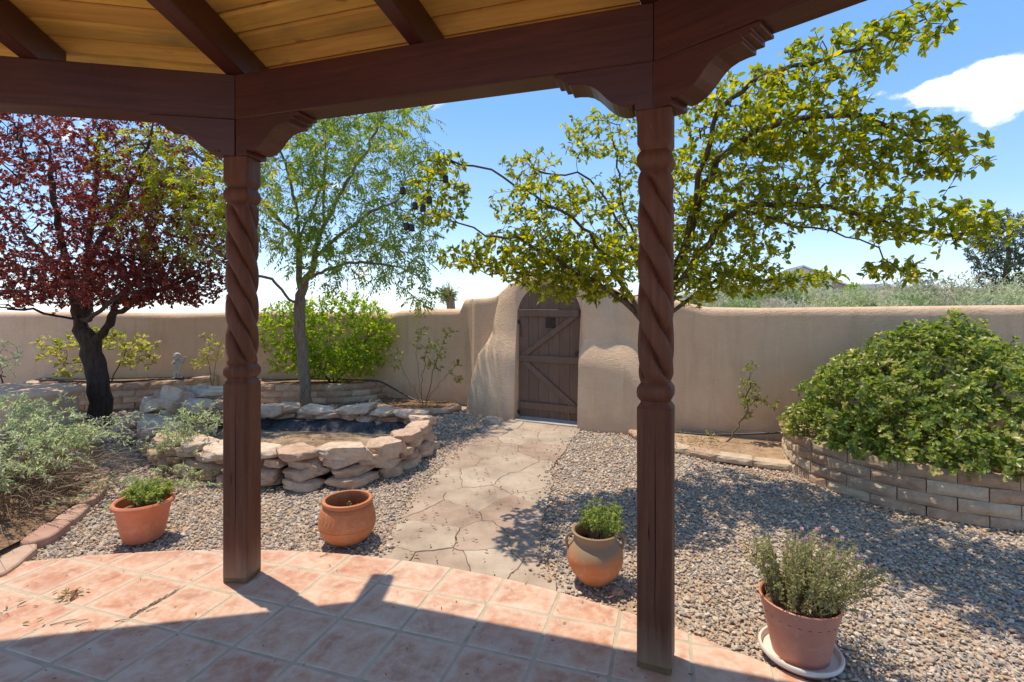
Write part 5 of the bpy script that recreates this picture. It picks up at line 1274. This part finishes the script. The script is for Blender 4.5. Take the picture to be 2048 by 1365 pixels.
hose('black drip hose running from the middle planter down to the rose bush', [Vector((-4.1, 8.35, .30)), Vector((-3.4, 8.3, .345)), Vector((-2.6, 8.30, .33)), Vector((-2.2, 8.3, .31)), Vector((-1.95, 8.2, .22)), Vector((-1.6, 8.0, .09)), Vector((-1.35, 7.9, .035)), Vector((-1.0, 7.95, .03))], .013)
hose('dark drip hose along the foot of the wall behind the small crooked bush', [Vector((1.9, 6.18, .012)), Vector((2.3, 6.0, .02)), Vector((2.65, 5.86, .06)), Vector((3.0, 5.66, .13)), Vector((3.15, 5.5, .2))], .012)
gy = MB(); gy.tube([at(614, 770, 7.45), at(585, 838, 6.6), at(553, 900, 5.5)], .005, 5); tag(gy.build('guy_wire', m_simple('green_cord', (.03, .06, .035), (.05, .09, .05), bump=0), None), 'thin dark green cord staked from the ash trunk into the pond', 'cord')

# ------------------------------------------------------------------ pots and their plants
def pot(name, label, p, prof, mat, soilr, soilz, fn=None, n=56, extra=None, soilmat=MULCH):
    t = thing(name, label, 'pot', (p.x, p.y, p.z), 0, 'garden pots'); MB().lathe(prof, n, fn=fn).build('pot_wall', mat, t, autosm=.6)
    MB().lathe([(soilr, soilz - .02), (soilr, soilz), (soilr * .6, soilz + .006), (.01, soilz + .01)], 24, fn=lambda r, z, th: r).build('potting_soil', soilmat, t, smooth=True)
    if extra: extra(t)
    return t
def potplant(label, p, z0, rad, hgt, n, mat, L, W_, sd, lean=(0, 0), bare=.35, fl=None, stemmat=DRYS, per=7):
    base = Vector((p.x, p.y, z0)); t = thing('potted_plant', label, 'plant', tuple(base), 0, 'plants in the garden pots'); r = np.random.default_rng(sd); mb = MB(); Pl = []; Dl = []; Pf = []
    for k in range(n):
        a = r.uniform(0, 2*math.pi); q0 = r.random() ** .5; bx = base + Vector((math.cos(a)*rad*.5*q0, math.sin(a)*rad*.5*q0, -.005)); tip = base + Vector((math.cos(a)*rad*q0*1.15 + lean[0]*r.random(), math.sin(a)*rad*q0*1.15 + lean[1]*r.random(), hgt * r.uniform(.55, 1.05) * (1.1 - .35*q0)))
        pts = [bx.lerp(tip, j/6) + Vector((0, 0, .15 * hgt * math.sin(math.pi*j/6) * q0)) + Vector(tuple(r.normal(size=3) * .004)) for j in range(7)]; mb.tube(pts, [.0022 * (1 - .6*j/6) for j in range(7)], 3, False)
        for j in range(6):
            if j / 6 < bare: continue
            for _ in range(per): Pl.append(pts[j].lerp(pts[j+1], r.random())); Dl.append(Vector(tuple(r.normal(size=3))) + Vector((0, 0, .3)))
        if fl and r.random() < fl: Pf.append(pts[-1])
    me = npmesh('stems', np.array([tuple(v) for v in mb.V]) - np.array(base), np.array(mb.F)); link('stems', me, stemmat, t)
    P = np.array([tuple(x) for x in Pl]); D = np.array([tuple(x) for x in Dl]); nn = len(P); l = r.uniform(.6, 1.25, nn) * L; f = Fol(); f.add(leaves(P, D, rdir(nn, 1), l, l * W_, tint01(nn, 0, .9, .1))); f.build('foliage', mat, t, base)
    if Pf:
        P = np.repeat(np.array([tuple(x) for x in Pf]), 16, 0); nn = len(P); D = rdir(nn, .6); g = Fol(); g.add(leaves(P, D, rdir(nn), .011, .007, r.random(nn))); g.build('flowers', PINK, t, base)
p1 = gr(287, 1073); p1.z = -.012
pot('plant_pot', 'orange plastic pot with rolled rim and leafy plant left of the left post', p1, [(.02, .0), (.105, .0), (.115, .012), (.128, .06), (.140, .115), (.148, .165), (.150, .185), (.154, .19), (.156, .215), (.158, .225), (.172, .228), (.180, .238), (.180, .252), (.172, .262), (.160, .262), (.152, .254), (.148, .22), (.142, .17), (.03, .165)], PLASTIC, .146, .20, n=64)
potplant('yellow green leafy plant growing in the orange plastic pot', p1 + Vector((.01, .02, 0)), .19, .135, .185, 120, POTL, .021, .6, 11, (.05, .02), .30, per=5)
p2 = gr(695, 1076); p2.z = -.012
def carve(r, z, th): 
    if .135 < z < .222: 
        # incised feather marks around the shoulder
        q = (th * 16) % (2*math.pi); zz = (z - .178) / .04; w = math.sin(th * 34 + abs(zz) * 3.2); return r - .0032 * max(0, w) * (1 - abs(zz) ** 2 if abs(zz) < 1 else 0)
    return r
prof2 = [(.02, 0), (.095, .0), (.115, .006), (.150, .035), (.172, .07), (.183, .105), (.184, .110), (.1815, .112), (.184, .114)] + [(.184 - .018 * ((z - .114) / .106) ** 2, z) for z in np.linspace(.12, .222, 22)] + [(.163, .228), (.159, .231), (.161, .236), (.152, .243), (.1485, .246), (.151, .250), (.160, .254), (.163, .264), (.160, .274), (.150, .279), (.141, .276), (.138, .264), (.140, .24), (.150, .2), (.155, .15), (.03, .145)]
pot('plant_pot', 'round terracotta bowl pot with feather carving on its shoulder, nearly empty', p2, prof2, CLAY, .150, .155, carve, 200, soilmat=m_simple('damp_soil', (.035, .025, .018), (.06, .045, .03)))
potplant('few dry stalks and one green sprig inside the carved bowl pot', p2, .15, .07, .10, 7, POTL, .018, .5, 12, (0, 0), .82, per=2)
p3 = gr(1190, 1158); p3.z = -.015
prof3 = [(.02, 0), (.062, .0), (.075, .006), (.105, .035), (.135, .075), (.153, .115), (.159, .150), (.156, .180), (.145, .208), (.130, .226), (.121, .238), (.117, .250), (.120, .264), (.128, .276), (.133, .284), (.133, .292), (.126, .296), (.117, .292), (.108, .276), (.106, .25), (.118, .22), (.135, .19), (.03, .185)]
def ears(t):
    for a in (math.radians(-2), math.radians(178)):
        c, s_ = math.cos(a), math.sin(a); pts = [(.118, .268), (.140, .272), (.158, .255), (.162, .225), (.154, .196), (.148, .185)]
        mb = MB(); mb.tube(catmull([Vector((r*c, r*s_, z)) for r, z in pts], 5), .0085, 8); mb.build('handle', OLLA, t, smooth=True)
pot('plant_pot', 'orange clay jar with two small handles and a green stained neck', p3, prof3, OLLA, .13, .20, None, 64, ears)
potplant('bushy light green herb in the jar with two handles', p3 + Vector((.035, .03, 0)), .20, .12, .23, 80, POTL, .018, .62, 13, (.03, .02), .30, .04)
p4 = gr(1600, 1312); p4.z = .012
pot('plant_pot', 'faded pink brown plastic pot in a white rimmed saucer at the lower right', p4, [(.02, .0), (.100, .0), (.112, .005), (.124, .06), (.137, .13), (.146, .19), (.147, .198), (.155, .200), (.160, .228), (.164, .242), (.165, .248), (.160, .251), (.154, .246), (.150, .20), (.142, .16), (.03, .155)], PINKP, .148, .205, n=64)
potplant('half dry grey green plant with pink flowers in the faded saucer pot', p4 + Vector((.0, .02, 0)), .20, .24, .30, 190, POTD, .020, .42, 14, (.16, .05), .15, .16, per=7)
sc = thing('pot_saucer', 'white rimmed plastic saucer under the faded pink brown pot', 'saucer', (p4.x, p4.y, -.012)); MB().lathe([(.02, 0), (.125, .0), (.135, .004), (.155, .026), (.153, .0265), (.13, .012), (.03, .012)], 56).build('saucer_dish', PINKP, sc, autosm=.6)
MB().lathe([(.1545, .0265), (.160, .030), (.166, .036), (.168, .046), (.164, .053), (.156, .052), (.151, .042), (.150, .0275)], 56).build('saucer_rim', WHITEP, sc, autosm=.8)

# ------------------------------------------------------------------ litter on the patio and gravel
def litter(n, fn, L, mat, label, sd, wr=.45):
    r = np.random.default_rng(sd); P = np.array([fn(r) for _ in range(n)]); nn = len(P); D = np.stack([r.normal(size=nn), r.normal(size=nn), r.uniform(-.05, .25, nn)], 1); N = np.stack([r.normal(0, .35, nn), r.normal(0, .35, nn), np.ones(nn)], 1); l = r.uniform(.5, 1.3, nn) * L
    f = Fol(); f.add(leaves(P, D, N, l, l * wr, r.random(nn), fold=.3, droop=-.1, big=True)); return f
DL = m_leaf('fallen_leaf', [(0, (.16, .085, .04)), (.4, (.30, .17, .07)), (.7, (.20, .22, .06)), (.9, (.40, .33, .12)), (1, (.13, .04, .05))], .2)
def on_patio(r):
    while True:
        px, py = r.uniform(-50, 1500), r.uniform(1110, 1500); p = gr(px, py)
        if math.hypot(p.x-PC[0], p.y-PC[1]) < PR - .02: return (p.x, p.y, .004)
def pile(r): 
    p = gr(140 + r.normal() * 14, 1193 + r.normal() * 5); return (p.x, p.y, .005 + r.random() * .008)
def pile2(r): p = gr(20 + r.normal() * 60, 1235 + r.normal() * 18); return (p.x, p.y, .005)
def on_gravel(r):
    while True:
        y = r.uniform(2.3, 7); x = r.uniform(-1.05 * y, 1.05 * y)
        if math.hypot(x-PC[0], y-PC[1]) > PR and y < 6.5 - x * .48: return (x, y, .006)
f1 = litter(150, on_patio, .018, DL, '', 1, .3); f1.build('fallen_leaves', DL); 
o = bpy.data.objects['fallen_leaves']; tag(o, 'dry leaves and bits scattered over the patio tiles', 'leaves', kind='stuff')
for fn_, n_, sd_, lb in ((pile, 46, 4, 'small heap of reddish dry leaves on a patio tile'), (pile2, 26, 5, 'scatter of dry twigs and leaves at the left edge of the patio')):
    f2 = litter(n_, fn_, .034, DL, '', sd_, .32); o = f2.build('leaf_heap', DL); tag(o, lb, 'leaves', kind='stuff')
f3 = litter(1900, on_gravel, .030, DL, '', 6, .35); o = f3.build('leaf_litter', DL); tag(o, 'fallen leaves strewn over the gravel', 'leaves', kind='stuff')
def on_bed(r):
    k = r.integers(0, 3)
    c = [(-1.4, 7.75, .6, .35, .05), (2.15, 5.6, .5, .4, .04), (-2.4, 5.45, 1.0, .6, .11)][k]; return (c[0] + r.normal() * c[2] * .5, c[1] + r.normal() * c[3] * .5, c[4] + r.random() * .02)
f4 = litter(700, on_bed, .035, DL, '', 8, .3); o = f4.build('leaf_litter', DL); tag(o, 'dry leaves lying in the planting beds and pond', 'leaves', kind='stuff')
tw = MB(); rr = random.Random(9)
for (px, py, L, a) in ((100, 1252, .10, .5), (130, 1250, .09, .45), (150, 1255, .06, .7), (230, 1245, .06, .3), (340, 1250, .05, .2), (292, 1225, .05, .8), (650, 1110, .12, 1.2), (640, 1115, .09, .6), (1050, 1170, .03, 1)):
    p = gr(px, py); d = Vector((math.cos(a), math.sin(a), 0)); tw.tube([p + Vector((0, 0, .004)), p + d * L * .5 + Vector((.004, 0, .008)), p + d * L + Vector((0, 0, .004))], [.0022, .002, .001], 5)
for _ in range(60):                      # debris packed along a grout line
    s_ = rr.random(); a_, b_ = gr(255, 1238), gr(345, 1188); p = a_.lerp(b_, s_); d = (b_ - a_).normalized(); q = p + Vector((rr.uniform(-.008, .008), rr.uniform(-.008, .008), .002)); tw.tube([q, q + d * rr.uniform(.01, .04) + Vector((0, 0, rr.uniform(.002, .01)))], .0014, 4)
tag(tw.build('twig_litter', DRYS), 'broken dry twigs lying on the patio tiles', 'twigs', kind='stuff')

# ------------------------------------------------------------------ beyond the wall
def card_cloud(P, L, Wr, tint, up=.8): n = len(P); return leaves(P, rdir(n, up), rdir(n), L, np.asarray(L) * Wr, tint)
def scrub():
    f = Fol(); r = rng; n = 0
    for k in range(520):
        Y = r.uniform(9, 46) if k < 330 else r.uniform(46, 80); az = r.uniform(.26, .88); X = math.tan(az) * Y
        d = (X - 4) * .45 + (Y - 5.4) * .9
        if d < 4: continue
        z = terrain_z(X, Y); h = r.choice([.4, .6, .8, 1.05, 1.35], p=[.2, .3, .25, .17, .08]) * r.uniform(.85, 1.15); w = h * r.uniform(.7, 1.2); m = int(150 + 900 / (Y / 12)); q = nrm(r.normal(size=(m, 3))); q[:, 2] = np.abs(q[:, 2]); q *= (r.random(m) ** .4)[:, None]
        P = q * np.array([w, w, h]) + np.array([X, Y, z - .05]); col = np.clip(r.random() + r.normal(0, .05, m), 0, 1); f.add(card_cloud(P, r.uniform(.06, .16, m) * (1 + Y / 60), .28, col))
    o = f.build('desert_scrub', SCRUBL); tag(o, 'grey green desert scrub covering the ground beyond the wall', 'scrub', kind='stuff')
scrub()
def far_tree(label, px, Y, top, rxp, n, sd, dead=False, mat=FARTL, L=.16, nm='desert_tree', bot=595):
    b = at(px, 0, Y); b.z = terrain_z(b.x, b.y) - .05; t = thing(nm, label, 'tree', tuple(b), 0, None); s = Skel(); tp = at(px, top, Y); tr = s.limb([b, b.lerp(tp, .4), b.lerp(tp, .7) + Vector((.1, 0, 0)), tp], None, .3, .03)
    cy = (top + bot) / 2; A = blob(px, cy, Y, rxp, (bot - top) / 2, rxp * Y / FOC, n, .1, b.z + .3); s.grow(A, .25, .2, minidx=2, wob=.03); s.finish(.13 * (bot - top) / 190 * Y / 22, .008, .6); s.wood('trunk', CBARK, t, b)
    if not dead:
        ids = s.leafnodes(5); f = Fol(); f.add(leaf_on(s, ids, 12, L, .35, lambda n: tint01(n))); f.build('crown', mat, t, b)
far_tree('open grey green tree beyond the wall at the right edge', 2012, 22, 418, 62, 620, 1, L=.17)
far_tree('small pale bushy tree on the desert beyond the right wall', 1830, 34, 548, 34, 90, 2, L=.2, bot=590)
far_tree('bare dead branches standing in the scrub beyond the right wall', 1893, 24, 560, 22, 22, 3, dead=True, nm='dead_shrub', bot=592)
far_tree('bright green young tree among the scrub near the far houses', 1705, 46, 566, 14, 50, 4, mat=LIME, L=.3, bot=592)
# ragged yucca top behind the wall
b = at(905, 0, 11); b.z = -.1; yt = thing('yucca_plant', 'ragged brown yucca head showing over the wall left of the gate', 'plant', tuple(b)); tp = at(900, 592, 11); mb = MB(); mb.tube([b, b.lerp(tp, .5) + Vector((.05, 0, 0)), tp], [.12, .11, .09], 8); mb.build('stem', DRYS, yt, off=b)
n = 420; D = rdir(n, .25); f = Fol(); P = np.repeat(np.array([tuple(tp)]), n, 0) + rng.normal(size=(n, 3)) * .06; P[:, 0] -= rng.random(n) * .12; f.add(leaves(P, D, rdir(n), rng.uniform(.12, .26, n), .014, rng.random(n) * .5)); f.build('leaf_head', POTD, yt, b)
# houses
HW = m_simple('house_wall', (.62, .63, .64), (.70, .70, .70), 2, .9, .1, 5, 0); HR = m_simple('house_roof', (.16, .17, .19), (.22, .23, .25), 2, .9, .1, 3, 0); HT = m_simple('house_tan', (.42, .33, .25), (.48, .38, .29), 2, .9, .1, 5, 0)
HG = Mt('window_glass', .15, .5).color((.05, .07, .09)).m; HTR = m_simple('white_trim', (.75, .76, .78), (.8, .8, .8), 2, .7, .2, 5, 0)
def house(label, px, Y, wpx, eave, ridge, depth, mats=(HW, HR), ang=.0, wins=3, base_y=600):
    k = Y / FOC; c = at(px, base_y, Y); zb = terrain_z(c.x, c.y) - .4; t = thing('far_house', label, 'house', (c.x, c.y, zb), ang); w = wpx * k; ze = EYE + (HOR - eave) * k - zb; zr = EYE + (HOR - ridge) * k - zb; d = depth
    MB().add([(-w/2,0,0),(w/2,0,0),(w/2,d,0),(-w/2,d,0),(-w/2,0,ze),(w/2,0,ze),(w/2,d,ze),(-w/2,d,ze),(0,.0,zr-.1),(0,d,zr-.1)], [[0,3,2,1],[0,1,5,8,4],[2,3,7,9,6],[1,2,6,5],[3,0,4,7],[4,8,9,7],[5,6,9,8]]).build('wall', mats[0], t)
    o = .45; sl_ = (zr - ze) / (w/2)
    for sg in (-1, 1):
        e = (sg * (w/2 + o), ze - sl_ * o); V = [(0, -o, zr), (e[0], -o, e[1]), (e[0], d+o, e[1]), (0, d+o, zr)]; V += [(x, y, z + .18) for x, y, z in V]
        MB().add(V, [[0,1,2,3],[7,6,5,4],[0,4,5,1],[1,5,6,2],[2,6,7,3],[3,7,4,0]]).build('roof_slope', mats[1], t)
        V = [(0, -o-.05, zr-.05), (e[0], -o-.05, e[1]-.05), (e[0], -o-.05, e[1]+.22), (0, -o-.05, zr+.22)]; V += [(x, y+.04, z) for x, y, z in V]
        MB().add(V, [[0,1,2,3],[7,6,5,4],[0,4,5,1],[1,5,6,2],[2,6,7,3],[3,7,4,0]]).build('fascia', HTR, t)
    for i in range(wins):
        x = -w/2 + w * (i + .5) / wins; fr = MB().box((x - .6, -.05, ze - 2.0), (x + .6, -.01, ze - .7)).build('window', HTR, t); MB().box((x - .5, -.07, ze - 1.9), (x + .5, -.052, ze - .8)).build('pane', HG, fr)
house('pale grey two storey house with gabled dark roof beyond the wall', 1605, 85, 105, 558, 533, 9, wins=3, ang=-.25)
house('brown roofed house wing right of the pale grey house', 1668, 92, 60, 574, 562, 8, (HT, HR), wins=2, ang=-.2)
house('long low dark roofed house on the horizon right of the young green tree', 1770, 110, 60, 578, 569, 8, (HT, HR), wins=2, ang=.2)
house('low flat looking house at the far right of the horizon', 1845, 120, 80, 580, 572, 8, (HT, HR), wins=3, ang=-.1)
# distant hills
V = []; F = []; n = 80
for i in range(n + 1):
    a = .34 + 1.1 * i / n; R_ = 900; h = 22 + 26 * (.5 + .5 * noise.noise(Vector((a * 3.1, 0, 2)))) + 6 * noise.noise(Vector((a * 14, 1, 2))) if a > .35 else 10 + 5 * noise.noise(Vector((a * 9, 1, 2)))
    for (rr_, hh) in ((R_, -2), (R_ + 120, h * .6), (R_ + 260, h), (R_ + 500, -2)): V.append((math.sin(a) * rr_, math.cos(a) * rr_, hh))
F = [[i*4+k, (i+1)*4+k, (i+1)*4+k+1, i*4+k+1] for i in range(n) for k in range(3)]
tag(link('hills', mesh('hills', V, F, True), m_simple('hill_scrub', (.20, .22, .16), (.28, .28, .22), .02, .95, .1, .1, 0)), 'low grey green hills on the horizon', kind='structure')
